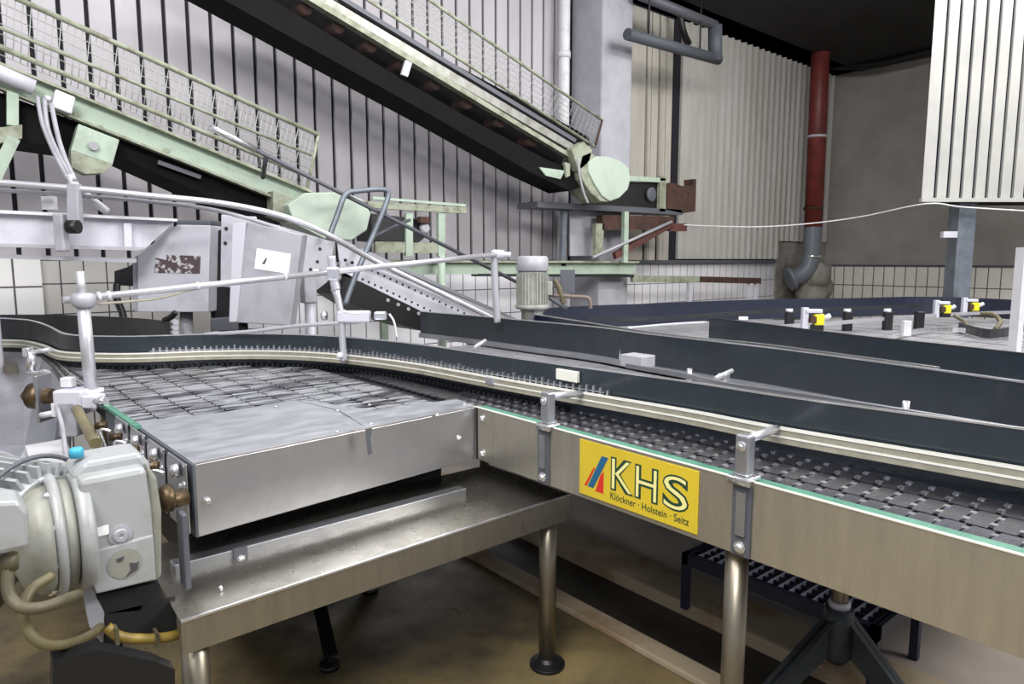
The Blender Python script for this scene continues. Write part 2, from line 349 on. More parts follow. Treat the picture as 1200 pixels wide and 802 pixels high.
# ================================================================== near conveyor (runs along y, side plate with the yellow sign)
ZP = 1.02; ZC = 1.0
XA = XP(885, 567.5, 1.6).x; 
XA = G(885, 566.5, ZP).x
YA = G(560, 477, ZP).y
conv = thing('slat_chain_conveyor', 'stainless slat chain conveyor with a yellow nameplate on its side plate', 'conveyor', (XA+.2, .8, 0))
zb = XP(900, 663, XA).z
MB().box(XA, XA+.006, -1.0, YA, zb, ZP).build('side_plate', 'brushed', conv)
MB().box(XA+.006, XA+.05, -1.0, YA, zb, zb+.006).build('lower_flange', 'brushed', conv)
lab(MB().box(XA-.003, XA+.006, -1.0, YA, ZP, ZP+.003).build('edge_bead', 'railhi', conv), 'pale strip painted as the top edge highlight')  # pale strip draws the highlight line along the plate top
lab(MB().box(XA+.0065, XA+.044, -1.0, YA, ZC-.01, ZP+.001).build('wear_strip', 'strip', conv), 'green wear strip')
def bolt(p, nrm, r=.012, parent=None, m='bright', h=.012):
    p = V(p); nrm = V(nrm).normalized()
    return MB().lathe(p, nrm, [(0, r*1.5), (.003, r*1.5), (.0031, r), (h, r*.95), (h+.002, r*.6)], 8).build('bolt', m, parent)
for px, py in ((566,490),(566,531)):
    bolt(XP(px,py,XA), (-1,0,0), .009, conv)
MB().box(XA-.002, XA, YA-.012, YA-.004, zb, ZP).build('joint_seam', 'black', conv)
# splice plates under the rail brackets
for px in (638, 872):
    pc = XP(px, 560, XA); y = pc.y
    sp = MB().box(XA-.008, XA, y-.028, y+.028, zb+.0, ZP-.012).build('splice_plate', 'greydk', conv, bevel=.002)
    MB().box(XA-.016, XA-.008, y-.016, y+.012, zb+.06, ZP-.03).build('slot_strip', 'steel', sp)
    bolt((XA-.008, y, zb+.025), (-1,0,0), .012, conv)
# rail brackets
RAILPX = [(0,398),(28,399),(50,404),(68,411),(100,413.5),(160,414),(250,411),(330,411),(400,415),(480,424.5),(560,438.5),(662,456),(800,479),(912,500),(1200,548),(1500,600)]
RAIL = gline(RAILPX, 1.09)
def nearest(line, y): return min(line, key=lambda p: abs(p.y-y))
for px in (620, 858, 1420):
    p = G(px+4, 566 if px == 858 else 504, ZP) if px < 1000 else V((XA, .12, ZP)); y = p.y
    br = MB().box(XA-.035, XA+.03, y-.035, y+.03, ZP+.004, ZP+.014).build('rail_bracket', 'bright', conv, bevel=.003)
    MB().box(XA-.018, XA+.018, y-.022, y+.018, ZP+.014, ZP+.125).build('clamp_block', 'steel', br, bevel=.006)
    MB().lathe((XA-.018, y-.002, ZP+.095), (-1,0,0), [(0,.014),(.006,.014),(.007,.007),(.012,.006)], 12).build('set_screw', 'bright', br)
    q = nearest(RAIL, y+.08)
    MB().cyl((XA+.0, y, ZP+.108), (q.x-.01, q.y, 1.085), .0125, n=12).build('rod', 'rod', br)
    MB().cyl((XA-.02, y-.03, ZP-.002), (XA-.02, y+.03, ZP-.002), .008).build('clamp_foot', 'bright', br)
# guide rail: cream band with a pale strip put in as its upper highlight
b = MB(); b.m(0).wall(RAIL, 1.045, 1.083, .012); b.m(1).wall(RAIL, 1.083, 1.09, .018); b.wall(RAIL, 1.058, 1.064, .017); b.m(0).wall(RAIL, 1.04, 1.045, .018)
lab(b.build('guide_rail', ['railm', 'railhi'], conv), 'long curved cream guide rail')
for px,py in ((562,441),(578,446)): 
    q = G(px,py,1.07); MB().obox(q-X1*.012, X1*.012, Y1*.03, ZU*.018).build('rail_joint', 'bright', conv, bevel=.004)
# guide plate behind the rail
P1PX = [(-60,377),(0,377),(26,379),(40,384.5),(50,391),(62,393.5),(100,394.5),(170,394),(250,393),(330,392.5),(400,395),(450,399),(500,405),(560,412.5),(600,420),(660,428.5),(715,437),(800,447),(900,460.5),(1050,485),(1200,510),(1500,560)]
P1 = []
for i, p in enumerate(RAIL):
    d = (RAIL[min(i+1, len(RAIL)-1)]-RAIL[max(i-1, 0)]); nn = V((d.y, -d.x, 0)).normalized()
    nn = nn if nn.x*FH.x+nn.y*FH.y > 0 else -nn
    P1.append(V((p.x, p.y, 0))+nn*.032)
P1 = [G(-60,378,1.2)*1.0]+P1; P1[0].z = 0
i0 = min(range(len(P1)), key=lambda i: abs(P1[i].x-G(100,394.5,1.18).x)+abs(P1[i].y-G(100,394.5,1.18).y))
ZP1 = [1.178+.05*max(0, min(1, (p.y-4.45)/1.2)) for p in P1]
lab(MB().wall(P1[i0:], .98, ZP1[i0:], .01).build('guide_plate', 'blueplate', conv), 'dark blue guide plate behind the rail')
lab(MB().wall(P1[:i0+1], .98, ZP1[:i0+1], .01).build('guide_plate', 'blackplate', conv), 'charcoal s-curved guide plate at the left')
lab(MB().wall(P1, ZP1, [z+.005 for z in ZP1], .016).build('plate_edge', 'bright', conv), 'bright plate edge')
# teeth at the foot of the plate and glinting pins behind the rail
b = MB(); acc = 0; c = MB(); k = 0
for i in range(i0, len(P1)-1):
    p, q = P1[i], P1[i+1]; L = (q-p).length; d = (q-p)/L; nn = V((d.y, -d.x, 0)); nn = nn if (nn.x*p.x+nn.y*p.y) < 0 else -nn
    while acc < L:
        r = p+d*acc
        if r.y > 1.9: b.obox((r.x+nn.x*.025, r.y+nn.y*.025, 1.008), d*.008, nn*.018, ZU*.007)
        if 1.7 < r.y < 4.2: c.obox((r.x+nn.x*.012, r.y+nn.y*.012, 1.098), d*.005, nn*.008, ZU*random.uniform(.010,.022))
        acc += .033
    acc -= L
tk = [p for p in P1[i0:] if p.y > 1.9]; b.wall(tk, 1.0, 1.003, .03)
tk = [p for p in P1[i0:] if 1.7 < p.y < 4.2]
def inner_off(L_, k): 
    o = []
    for i, p in enumerate(L_):
        d = L_[min(i+1, len(L_)-1)]-L_[max(i-1, 0)]; nn = V((d.y, -d.x, 0)).normalized(); nn = nn if (nn.x*p.x+nn.y*p.y) < 0 else -nn; o.append(p+nn*k)
    return o
c.wall(inner_off(tk, .01), 1.094, 1.098, .012)
b.build('comb_teeth', 'black', conv); lab(c.build('glide_pins', 'steel', conv), 'row of small bright pins')
# chain rows
def chain(xc, w, y0, y1, cm='chain'):
    b = MB(); p = .056; n = int((y1-y0)/p); ph = random.uniform(0, p)
    e1, e2 = (.010, .004) if cm == 'chain' else (.020, .006)
    for i in range(n):
        y = y0+ph+i*p; a = xc-w/2+.003; c_ = xc+w/2-.003; dz = random.uniform(-.0006, .0006)
        # plate with a chevron lead edge, then the two hinge knuckles
        b.m(0).prism([V((a, y+.002, ZC-.008+dz)), V((c_, y+.002, ZC-.008+dz)), V((c_, y+p-e1, ZC-.008+dz)), V((xc+w*.2, y+p-e2, ZC-.008+dz)), V((xc-w*.2, y+p-e2, ZC-.008+dz)), V((a, y+p-e1, ZC-.008+dz))], (0,0,.008))
        if y < 2.3:
            for s in (-.22, .22): b.m(1).obox((xc+s*w, y+p-.004, ZC-.001), X1*.009, Y1*.007, ZU*.004)
        else: b.m(1).obox((xc, y+p-.004, ZC-.0035), X1*w*.2, Y1*.003, ZU*.003)
    return b.build('slat_chain', [cm, 'hinge'], conv)
def ylim(x):
    c = [p.y for p in P1 if abs(p.x-x) < .08 and p.y > 1.9]
    return (sum(c)/len(c) if c else 3.4)-.02
for i in range(3):
    x = XA+.045+.06+i*.122
    chain(x, .12, -.6, 2.9 if i == 2 else ylim(x)-.1)
MB().box(XA+.04, XA+.42, -1, 2.2, .93, .985).build('chain_bed', 'dark', conv)
NX = 9
XT = G(228, 545, ZP).x
for i in range(NX):
    x = XA-.02-.06-i*.122
    if x > XT: chain(x, .12, YA+.15, ylim(x), 'chainlt')
MB().prism([V((XT,YA+.06,.9)), V((XA+.36,YA+.06,.9)), V((XA+.3,3.1,.9)), V((XA-.2,3.85,.9)), V((XA-.6,4.1,.9)), V((XT,4.3,.9))], (0,0,.085)).build('chain_bed', 'dark', conv)
# the chain running off round the bend at the left
lf = [G(a, c, ZC) for a, c in ((0,404),(30,407),(50,414),(70,430),(90,455),(108,470),(128,477),(128,440),(104,432),(72,424),(56,412),(40,406),(0,400))]
MB().prism([p for p in lf], (0,0,-.02)).build('bend_chain', 'chainlt', conv)
for k in range(4):
    ln = gline([(0,400+k*3),(32,403+k*3.2),(60,415+k*4),(86,436+k*6),(112,452+k*6)], ZC+.004)
    MB().tube(ln, .006, 6, False).build('bend_rail', 'bright' if k % 2 else 'blackplate', conv)
# legs of this conveyor
def leg(px, x, y, z1, name='leg', parent=conv, r=.032, m='legst'):
    l = MB().cyl((x, y, .02), (x, y, z1), r, n=20).build(name, m, parent)
    MB().lathe((x, y, 0), ZU, [(0,.06),(.012,.06),(.02,.035),(.03,.034)], 18).build('foot', 'iron', l); return l
pl = D(885, 700, 1.86); leg(0, XA+.06, pl.y+.02, zb+.01)
leg(0, XA+.06, -.6, zb+.01)
# nameplate
yl = XP(680, 540, XA).y; yr = XP(819, 590, XA).y; zt_ = XP(819,553.5,XA).z; zbm = XP(818,630,XA).z
zt_ = (XP(680,513,XA).z+zt_)/2; zbm = (XP(679,575,XA).z+zbm)/2
npw = yl-yr; nph = zt_-zbm
np_ = MB().box(XA-.004, XA-.0005, yr, yl, zbm, zt_).build('nameplate', 'yellow', conv, bevel=.0015)
lab(np_, 'yellow enamel nameplate with green lettering and red and blue stripes')
def sp(u, v, off): return V((XA-.004-off, yl-u*npw, zt_-v*nph))
def poly(pts, off, m, name): MB().prism([sp(u, v, off) for u, v in pts], (.0006,0,0)).build(name, m, np_)
poly([(.215,.2),(.275,.2),(.14,.82),(.085,.82)], .001, 'sblue', 'blue_stripe')
poly([(.14,.45),(.155,.45),(.075,.82),(.052,.82)], .001, 'sred', 'red_stripe')
poly([(.205,.55),(.235,.46),(.235,.86),(.16,.86)], .001, 'sred', 'red_stripe')
def text(body, size, u, v, off, m, name, ofs=0, sx=1, wid=None, vh=None):
    cu = bpy.data.curves.new(name, 'FONT'); cu.body = body; cu.size = size; cu.offset = ofs; cu.extrude = .0003; cu.resolution_u = 4
    to = bpy.data.objects.new(name+'_t', cu); COL.objects.link(to); bpy.context.view_layer.update()
    me = bpy.data.meshes.new_from_object(to.evaluated_get(bpy.context.evaluated_depsgraph_get()))
    COL.objects.unlink(to); bpy.data.objects.remove(to)
    xs = [q.co.x for q in me.vertices]; ys = [q.co.y for q in me.vertices]
    kx = (wid*npw)/(max(xs)-min(xs)) if wid else 1; ky = (vh*nph)/(max(ys)-min(ys)) if vh else 1; mx, my = min(xs), min(ys)
    for q in me.vertices:
        a, c_, e = q.co; q.co = V((XA-.004-off-e, yl-u*npw-(a-mx)*kx, zt_-v*nph+(c_-my)*ky))
    me.materials.clear(); me.materials.append(M[m]); o = bpy.data.objects.new(name, me); COL.objects.link(o)
    o.parent = np_; o.matrix_parent_inverse = Matrix.Translation(-wloc(np_)); return o
# each letter on its own, dark outline under a cream core
for ch, u, w in (('K', .30, .20), ('H', .51, .19), ('S', .735, .2)):
    text(ch, .1, u, .735, .0008, 'sgreen', 'letter', .004, wid=w, vh=.58)
    text(ch, .1, u+.012, .705, .0016, 'scream', 'letter_core', -.0012, wid=w-.024, vh=.52)
text('Klöckner · Holstein · Seitz', .03, .30, .90, .0008, 'sgreen', 'small_lettering', 0, wid=.64, vh=.12)
# ================================================================== transfer table (cover sheet, skirt, stations, drip tray)
tab = thing('transfer_table', 'flat stainless cover table joining the chain conveyor from the left', 'conveyor table', (1.1, 2.4, 0))
F0 = G(228, 545, ZP); F1 = G(556, 472, ZP); YF = (F0.y+F1.y)/2
zs = W(232, 630, F0.y).z; zs1 = zs
b = MB(); b.prism([F0, V((XA,YA,ZP)), V((XA,YA,zb+.0)), V((F0.x,F0.y,zs))], (0,.006,0))
b.build('front_skirt', 'steel', tab, bevel=.002)
mid = G(430, 503, ZP); zc = ZP+.003
b = MB(); b.prism([V((p.x,p.y,ZP)) for p in (G(228,545,ZP), mid, G(395,482,ZP), G(345,470,ZP), G(245,487,ZP), G(155,495,ZP))], (0,0,.003))
lab(b.build('cover_sheet', 'cover', tab), 'larger scratched cover sheet')
b = MB(); b.prism([V((p.x,p.y,ZP)) for p in (mid, V((XA,YA,ZP)), G(535,469,ZP), G(480,476,ZP), G(440,482,ZP), G(400,477,ZP), G(372,472,ZP), G(348,470.5,ZP), G(397,482,ZP))], (0,0,.0045))
b.build('cover_sheet', 'cover', tab)
MB().bar(F0+ZU*.004, V((XA,YA,ZP+.004)), .004, .006).build('edge_bead', 'bright', tab)
for px,py in ((323,477),(433,475),(396,482),(435,497),(512,486),(544,474),(395,506)):
    q = G(px,py,ZP+.005); MB().lathe(q, ZU, [(0,.008),(.004,.007),(.005,.003)], 10).build('screw', 'bright', tab)
bolt(W(243,587,F0.y), (0,-1,0), .008, tab)
bolt(W(537,513,F0.y), (0,-1,0), .007, tab)
lab(MB().prism([W(428,503,F0.y-.001), W(436,502,F0.y-.001), W(434,515,F0.y-.001), W(436,532,F0.y-.001), W(431,534,F0.y-.001), W(429,516,F0.y-.001)], (0,-.0008,0)).build('drip_stain', 'greydk', tab), 'small dark drip stain')
# stained drip mark on skirt
# left side: side plates, green strip, tensioner stations
S0 = F0; S1 = G(125, 475, ZP)
sd = (S1-S0).normalized(); sn = V((-sd.y, sd.x, 0)); sn = sn if sn.x < 0 else -sn
L = (S1-S0).length
MB().prism([S0, S0+sd*L*1.0, V((S1.x,S1.y,.82)), V((S0.x,S0.y,zs))], sn*.006).build('side_plate', 'greydk', tab)
lab(MB().bar(S0+sd*L*.52+ZU*.006+sn*.01, S1+ZU*.006+sn*.01, .012, .022).build('wear_strip', 'strip', tab), 'green wear strip')
for k in range(4):
    a = S0+sd*L*(.0+.2*k)+sn*.02; e = L*.17
    st = MB().prism([a+ZU*.006-ZU*.0, a+sd*e*.92+ZU*.006, a+sd*e-ZU*.02, a+sd*e-ZU*.2, a-ZU*.2, a-ZU*.03], sn*.006).build('bearing_plate', 'steel', tab, bevel=.003)
    w = a+sd*e*.25+sn*.01
    MB().lathe(w-ZU*.02, sn+sd*.2, [(0,.02),(.012,.02),(.02,.016),(.026,.006)], 14).build('cap_nut', 'bright', st)
    bolt(a+sd*e*.1-ZU*.06+sn*.006, sn, .01, st)
    bolt(a+sd*e*.12-ZU*.17+sn*.006, sn, .011, st, 'brass')
    MB().tube([w+sn*.03-ZU*.03+sd*.03, w+sn*.06-ZU*.025+sd*.05, w+sn*.05-ZU*.09+sd*.03], .006, 8).build('rod', 'bright', st)
    MB().cyl(w+sn*.04-ZU*.01+sd*.05, w+sn*.07-ZU*.01+sd*.07, .014, n=6).build('nut', 'brass', st)
# shaft from the gearbox into the table
ax = W(197, 585, F0.y+.12)
# drip tray
tray = thing('drip_tray', 'stainless drip tray on two tubular legs below the transfer table', 'tray', (1.1, 1.9, 0))
ZTR = .70
T0 = G(212, 730, ZTR); T1 = G(668, 580, ZTR); T2 = G(198, 691, ZTR)
yb = T2.y+.03
MB().prism([T0, T1, V((T1.x, 2.32, ZTR)), V((T2.x, 2.32, ZTR))], (0,0,-.004)).build('tray_sheet', 'trayst', tray)
MB().prism([T0, T1, T1-ZU*.1, T0-ZU*.088], (0,.004,0)).build('front_lip', 'trayst', tray)
MB().bar(T0+ZU*.002, T1+ZU*.002, .006, .008).build('edge_bead', 'bright', tray)
a = W(204, 663, 2.06); c = W(520, 572, 2.06); c.z = a.z
bb = MB().box(a.x, XA-.1, 2.06, 2.11, a.z-.055, a.z+.0).build('cross_beam', 'steel', tray, bevel=.003)
q = W(282, 655, 2.055); bl_ = MB().box(q.x-.02, q.x+.02, 2.05, 2.06, a.z-.06, a.z+.004).build('clip', 'greydk', tray); bolt((q.x, 2.05, q.z), (0,-1,0), .01, bl_)
MB().box(a.x+.01, XA-.1, 2.11, 2.32, a.z-.05, a.z-.045).build('inner_pan', 'dark', tray)
MB().tube([G(257,691,ZTR+.004), G(260,689,ZTR+.006)], .008, 8, False).build('rivet', 'bright', tray)
for px, y in ((228, T0.y+.06), (642, T1.y+.05)):
    x = W(px, 760 if px < 300 else 650, y).x
    l = MB().cyl((x, y, .02), (x, y, ZTR-.005), .034, n=20).build('leg', 'legst', tray)
    MB().lathe((x, y, 0), ZU, [(0,.07),(.014,.07),(.024,.04),(.04,.036)], 18).build('foot', 'black', l)
# dark undercarriage of the table
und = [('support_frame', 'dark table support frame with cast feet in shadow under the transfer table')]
t = thing('support_frame', und[0][1], 'frame', (1.3, 2.9, 0))
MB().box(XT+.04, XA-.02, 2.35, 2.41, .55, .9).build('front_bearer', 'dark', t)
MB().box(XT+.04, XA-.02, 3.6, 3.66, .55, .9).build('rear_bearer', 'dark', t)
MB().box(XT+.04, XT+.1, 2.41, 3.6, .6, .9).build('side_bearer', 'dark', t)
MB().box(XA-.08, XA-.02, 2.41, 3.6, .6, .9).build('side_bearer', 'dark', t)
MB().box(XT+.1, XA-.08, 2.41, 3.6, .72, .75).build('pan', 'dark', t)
def tripod(root, x, y, z1, m='iron', r=.035, rot=0, legm='legst', hub=.24):
    MB().cyl((x,y,hub-.12),(x,y,z1), r, n=18).build('post', legm, root)
    MB().lathe((x,y,hub-.14), ZU, [(0,.03),(.03,.05),(.15,.052),(.2,.046)], 18).build('hub', m, root)
    for k in range(3):
        a = rot+k*2*PI/3; d = V((math.cos(a), math.sin(a), 0)); s = V((-d.y, d.x, 0))
        p0 = V((x,y,0))+d*.03; e = V((x,y,0))+d*.36
        lg = MB().prism([p0+ZU*(hub+.04), e+ZU*.05, e+ZU*.01, e-d*.05+ZU*.01, p0+ZU*(hub-.1)], s*.014).build('leg', m, root)
        MB().prism([p0+ZU*(hub+.04)-s*.02, e+ZU*.05-s*.02, e+ZU*.044-s*.02, p0+ZU*(hub+.034)-s*.02], s*.055).build('rib', m, lg)
        MB().cyl((e.x,e.y,0),(e.x,e.y,.02),.04,n=14).build('pad', 'black', lg)
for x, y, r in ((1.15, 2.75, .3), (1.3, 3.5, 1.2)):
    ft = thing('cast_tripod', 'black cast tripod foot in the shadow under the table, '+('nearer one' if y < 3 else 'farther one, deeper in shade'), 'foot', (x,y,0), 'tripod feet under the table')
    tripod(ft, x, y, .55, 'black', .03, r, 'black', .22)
# ================================================================== gear motor (foreground left)
gm = thing('gear_motor', 'large grey gear motor with a ribbed body bolted to the table side', 'gear motor', (.3, 1.95, .8))
yg = 1.86
gq = [W(92,563,yg), W(172,548,yg), W(179,600,yg), W(184,681,yg), W(112,698,yg), W(98,640,yg)]
b = MB(); b.prism(gq, (0,.17,0)); b.build('housing', 'motor', gm, bevel=.014)
b = MB(); b.prism([W(97,650,yg-.008), W(180,627,yg-.008), W(183.5,680,yg-.008), W(113,697,yg-.008)], (0,.009,0)); b.build('access_cover', 'motor', gm, bevel=.006)
b = MB(); b.prism([W(83,558,yg+.05), W(98,543,yg+.05), W(165,531,yg+.05), W(178,545,yg+.05), W(176,556,yg+.05), W(88,572,yg+.05)], (0,.14,0)); b.build('top_cap', 'motor', gm, bevel=.012)
b = MB(); b.prism([W(172,544,yg+.02), W(184,560,yg+.02), W(190,600,yg+.02), W(190,676,yg+.02), W(180,684,yg+.02)], (0,.13,0)); b.build('output_flange', 'motorold', gm, bevel=.008)
q = W(141,627,yg-.001); lb = MB().lathe(q, (0,-1,0), [(0,.026),(.004,.026),(.0041,.016),(.012,.015),(.0121,.006),(.009,.005)], 18).build('oil_plug', 'grey', gm)
lab(MB().prism([W(106,621,yg-.001), W(127,615,yg-.001), W(128,626,yg-.001), W(107,631,yg-.001)], (0,-.001,0)).build('rating_label', 'label', gm), 'small white rating label')
q = W(146,661,yg-.009); lab(MB().lathe(q, (0,-1,0), [(0,.038),(.001,.038),(.0011,.033),(.0015,.033)], 26).build('round_sticker', 'motorold', gm), 'worn round sticker')
lab(MB().prism([W(152,660,yg-.012), W(160,660,yg-.012), W(163,658,yg-.012), W(161,668,yg-.012), W(147,677,yg-.012), W(153,669,yg-.012)], (0,.0015,0)).build('sticker_tear', 'print', gm), 'dark tear in the sticker')
lab(MB().prism([W(136,656,yg-.012), W(146,652,yg-.012), W(143,658,yg-.012), W(138,660,yg-.012)], (0,.0015,0)).build('sticker_tear', 'print', gm), 'small dark tear in the sticker')
q = W(90,536,yg+.1); lab(MB().lathe(q, ZU, [(0,.016),(.02,.016),(.024,.012)], 14).build('breather_cap', 'cyan', gm), 'bright blue breather cap')
# ring flanges between gearbox and motor
c0 = W(88,622,yg+.09); ax_ = V((-1,0,0))
def ring(off, w, r, m='motor', name='flange'): return MB().lathe(c0+ax_*off, ax_, [(0,r*.92),(.006,r),(w-.006,r),(w,r*.94)], 36).build(name, m, gm)
fl = ring(-.03, .035, .148); ring(.005, .03, .132, 'motorold'); fl2 = ring(.03, .025, .15, 'motor')
for k in range(10):
    a = k*2*PI/10+.2; d = Y1*math.cos(a)+ZU*math.sin(a)
    MB().cyl(c0+ax_*.052+d*.138, c0+ax_*.066+d*.138, .009, n=6).build('bolt', 'bright', fl2)
MB().lathe(c0+ax_*.055-Y1*.02, ax_, [(0,.13),(.03,.125),(.06,.10),(.075,.06),(.08,.001)], 36).build('end_bell', 'motorold', gm)
# ribbed motor body behind, axis along x
bx_ = ax_; ax_ = V((-.5,.87,0)).normalized(); mc = c0+bx_*.045+Y1*.02+ZU*.035
mb_ = MB().lathe(mc, ax_, [(0,.105),(.3,.105)], 32).build('motor_body', 'motor', gm)
rc = mc+ax_*.05; sx = ax_.cross(ZU)
MB().tube([rc+(sx*math.cos(2*PI*i/40)+ZU*math.sin(2*PI*i/40))*.150 for i in range(41)], .006, 8, False).build('guard_ring', 'greydk', gm)
b = MB()
for k in range(30):
    a = k*2*PI/30; d = Y1*math.cos(a)+ZU*math.sin(a); sx = ax_.cross(ZU); d = sx*math.cos(a)+ZU*math.sin(a); s = sx*-math.sin(a)+ZU*math.cos(a)
    b.obox(mc+ax_*.13+d*.118, ax_*.12, d*.018, s*.004)
b.build('cooling_fins', 'motor', mb_)
MB().lathe(mc+ax_*.25, ax_, [(0,.14),(.008,.145),(.016,.14)], 40).build('rim', 'grey', gm)
MB().lathe(mc+ax_*.265, ax_, [(0,.138),(.01,.138),(.1,.138),(.12,.12)], 36).build('fan_cowl', 'grey', gm)
tb = MB().prism([W(-30,590,1.62), W(22,588,1.62), W(34,600,1.62), W(34,642,1.62), W(0,650,1.62), W(-30,655,1.62)], (0,.1,0)).build('terminal_box', 'motor', gm, bevel=.008)
MB().cyl(W(10,650,1.66), W(11,668,1.66), .016, n=12).build('cable_gland', 'hose', tb)
# shaft and coupling into table
MB().cyl(W(185,590,yg+.1), V((S0.x-.04, W(185,590,yg+.1).y+.0, W(185,590,yg+.1).z)), .022, n=18).build('shaft', 'brass', gm)
MB().lathe(W(186,586,yg+.1), X1, [(0,.028),(.01,.036),(.03,.038),(.036,.03)], 20).build('coupling', 'brass', gm)
MB().box(S0.x-.075, S0.x-.060, yg+.03, yg+.09, .72, .93).build('torque_bar', 'greydk', gm, bevel=.004)
# support chute and angle under motor
t = thing('motor_support', 'folded sheet metal bracket carrying the gear motor', 'bracket', W(130,760,1.95))
b = MB(); b.prism([W(72,640,1.9), W(100,670,1.9), W(122,718,1.9), W(121,757,1.9), W(105,735,1.9), W(96,690,1.9)], (0,.02,0)); b.build('side_web', 'grey', t)
b = MB(); b.prism([W(112,699,1.9), W(186,683,1.9), W(196,712,1.9), W(124,720,1.9)], (0,.22,0)); b.build('shelf', 'dark', t)
b = MB(); b.prism([W(124,720,1.9), W(205,700,1.9), W(208,745,1.9), W(122,758,1.9)], (0,.008,0)); b.build('front_web', 'dark', t)
b = MB().cyl(W(118,757,2.0), V((W(118,757,2.0).x, 2.0, 0.0)), .05, n=14); b.build('post', 'black', t)
o = MB(); o.prism([W(62,775,1.7), W(115,762,1.7), W(180,775,1.7), W(205,785,1.7), W(205,830,1.7), W(62,830,1.7)], (0,.05,0)); o.build('splash_plate', 'black', t)
tag(MB().tube([W(10,660,1.66), W(10,695,1.64), W(25,712,1.62), W(50,712,1.62), W(78,702,1.66), W(92,697,1.78)], .012, 10).build('motor_cable', 'hose'), 'dirty ochre hose looping from the motor terminal box', 'hose')
tag(MB().tube([W(60,676,1.75), W(38,690,1.72), W(28,710,1.7), W(30,735,1.7), W(50,755,1.7), W(80,755,1.75), W(105,745,1.85), W(118,735,1.9)], .011, 10).build('drain_hose', 'tan'), 'translucent tan hose hanging lowest under the motor', 'hose')
hh = tag(MB().tube([W(125,735,1.88), W(140,746,1.87), W(165,749,1.87), W(195,747,1.87), W(215,742,1.9)], .013, 10).build('yellow_hose', 'yhose'), 'oily yellow hose below the gear motor beside the drip tray', 'hose')
for px, py in ((136,744),(183,748)): MB().obox(W(px,py,1.868), X1*.004, Y1*.018, ZU*.02).build('cable_tie', 'hose', hh)
# thin sheets and housing at the far left
t = thing('curved_chute_housing', 'bent stainless housing sheets at the left edge of the table', 'housing', G(40,470,.8))
A = [G(a, c, ZP) for a, c in ((-60,412),(0,413),(28,414),(50,420),(62,430),(72,448),(80,468))]
B = [G(a, c, .76) for a, c in ((-60,520),(0,523),(30,524),(48,521),(64,517),(76,514),(84,508))]
MB().loft(A, B, .006).build('upper_sheet', 'steel', t)
C_ = [G(a, c, .60) for a, c in ((-60,600),(0,600),(28,592),(44,584),(58,578),(70,572),(80,566))]
MB().loft(B, C_, .006).build('lower_sheet', 'cover', t)
MB().wall([p+V((0,0,0)) for p in A], ZP-.002, ZP+.004, .014).build('sheet_edge', 'blackplate', t)
MB().prism([G(29,522,.83), G(77,514,.83), G(96,560,.83), G(48,580,.83)], (0,0,-.25)).build('white_box', 'white', t, bevel=.004)
MB().prism([G(5,418,.99), G(20,418,.99), G(20,430,.99), G(5,430,.99)], (0,0,-.98)).build('leg', 'legst', t)
t = thing('dark_drum', 'dark brown drum cover cut off by the left picture edge', 'drum', D(-40,600,1.9))
o_ = D(-108,620,1.98); MB().lathe(o_-RT*.02, -FH, [(0,.375),(.14,.375),(.15,.36)], 44).build('drum_shell', 'drum', t)
MB().cyl(V((o_.x,o_.y,0)), V((o_.x,o_.y,o_.z-.1)), .05, n=12).build('stand', 'dark', t)
# shaft bearing seen at (45,460)
t = thing('shaft_bearing', 'brown oily shaft bearing with pins at the left end of the table side', 'bearing', D(45,465,2.85))
q = D(42,464,2.85); MB().lathe(q, RT, [(-.05,.02),(-.02,.03),(-.018,.055),(.03,.058),(.04,.035),(.07,.03)], 20).build('bearing', 'brass', t)
MB().obox(D(52,466,2.85), RT*.008, FH*.05, ZU*.10).build('backing_plate', 'steel', t, bevel=.004)
MB().cyl(D(25,463,2.85), D(33,463,2.85), .012, n=8).build('pin', 'bright', t)
# crank handle bracket (white bar)
t = thing('cranked_bracket', 'cranked bright steel bracket holding a short rod beside the bend', 'bracket', D(38,437,3.0))
MB().tube([D(36,412,3.0), D(37,424,3.0), D(36,434,3.0)], .017, 10, False).build('stub', 'bright', t)
MB().tube([D(34,437,3.0), D(44,438,2.98), D(53,436,2.95), D(58,440,2.92), D(60,458,2.9), D(64,475,2.88)], .012, 10).build('crank', 'bright', t)
MB().cyl(D(38,413,3.0), D(59,410,3.0), .010, n=10).build('rod', 'rod', t)
MB().obox(D(33,413,3.0), RT*.014, FH*.02, ZU*.02).build('clamp', 'bright', t, bevel=.004)
# ================================================================== sensor stand: mount block, posts, rods
t = thing('sensor_mount', 'light grey clamp block holding the upright rod at the table corner', 'clamp', D(90,478,2.72))
MB().obox(D(88,470,2.72), RT*.058, FH*.05, ZU*.05).build('block', 'greylt', t, bevel=.008)
MB().obox(D(84,490,2.70), RT*.036, FH*.03, ZU*.07).build('lower_block', 'grey', t, bevel=.006)
MB().obox(D(80,448,2.74), RT*.022, FH*.02, ZU*.02).build('upper_block', 'white', t, bevel=.004)
MB().obox(D(110,470,2.7), RT*.03, FH*.035, ZU*.025).build('clamp_ear', 'greylt', t, bevel=.006)
MB().cyl(D(112,470,2.68), D(124,470,2.66), .016, n=10).build('knob', 'bright', t)
MB().cyl(D(48,487,2.7), D(66,484,2.7), .012, n=10).build('handle', 'white', t)
MB().obox(D(68,480,2.7), RT*.016, FH*.02, ZU*.028).build('clip', 'white', t, bevel=.004)
lab(MB().tube([D(90,480,2.66), D(101,500,2.5), D(112,520,2.3)], .02, 10).build('ochre_rod', 'tan', t), 'slanted ochre rod')
tag(MB().tube([D(67,478,2.66), D(73,500,2.5), D(76,522,2.3), D(78,540,2.1)], .008, 8).build('grey_cable', 'grey'), 'thin grey cable dropping from the clamp block to the motor', 'cable')
d1, d2, d3 = 2.75, 3.62, 4.6
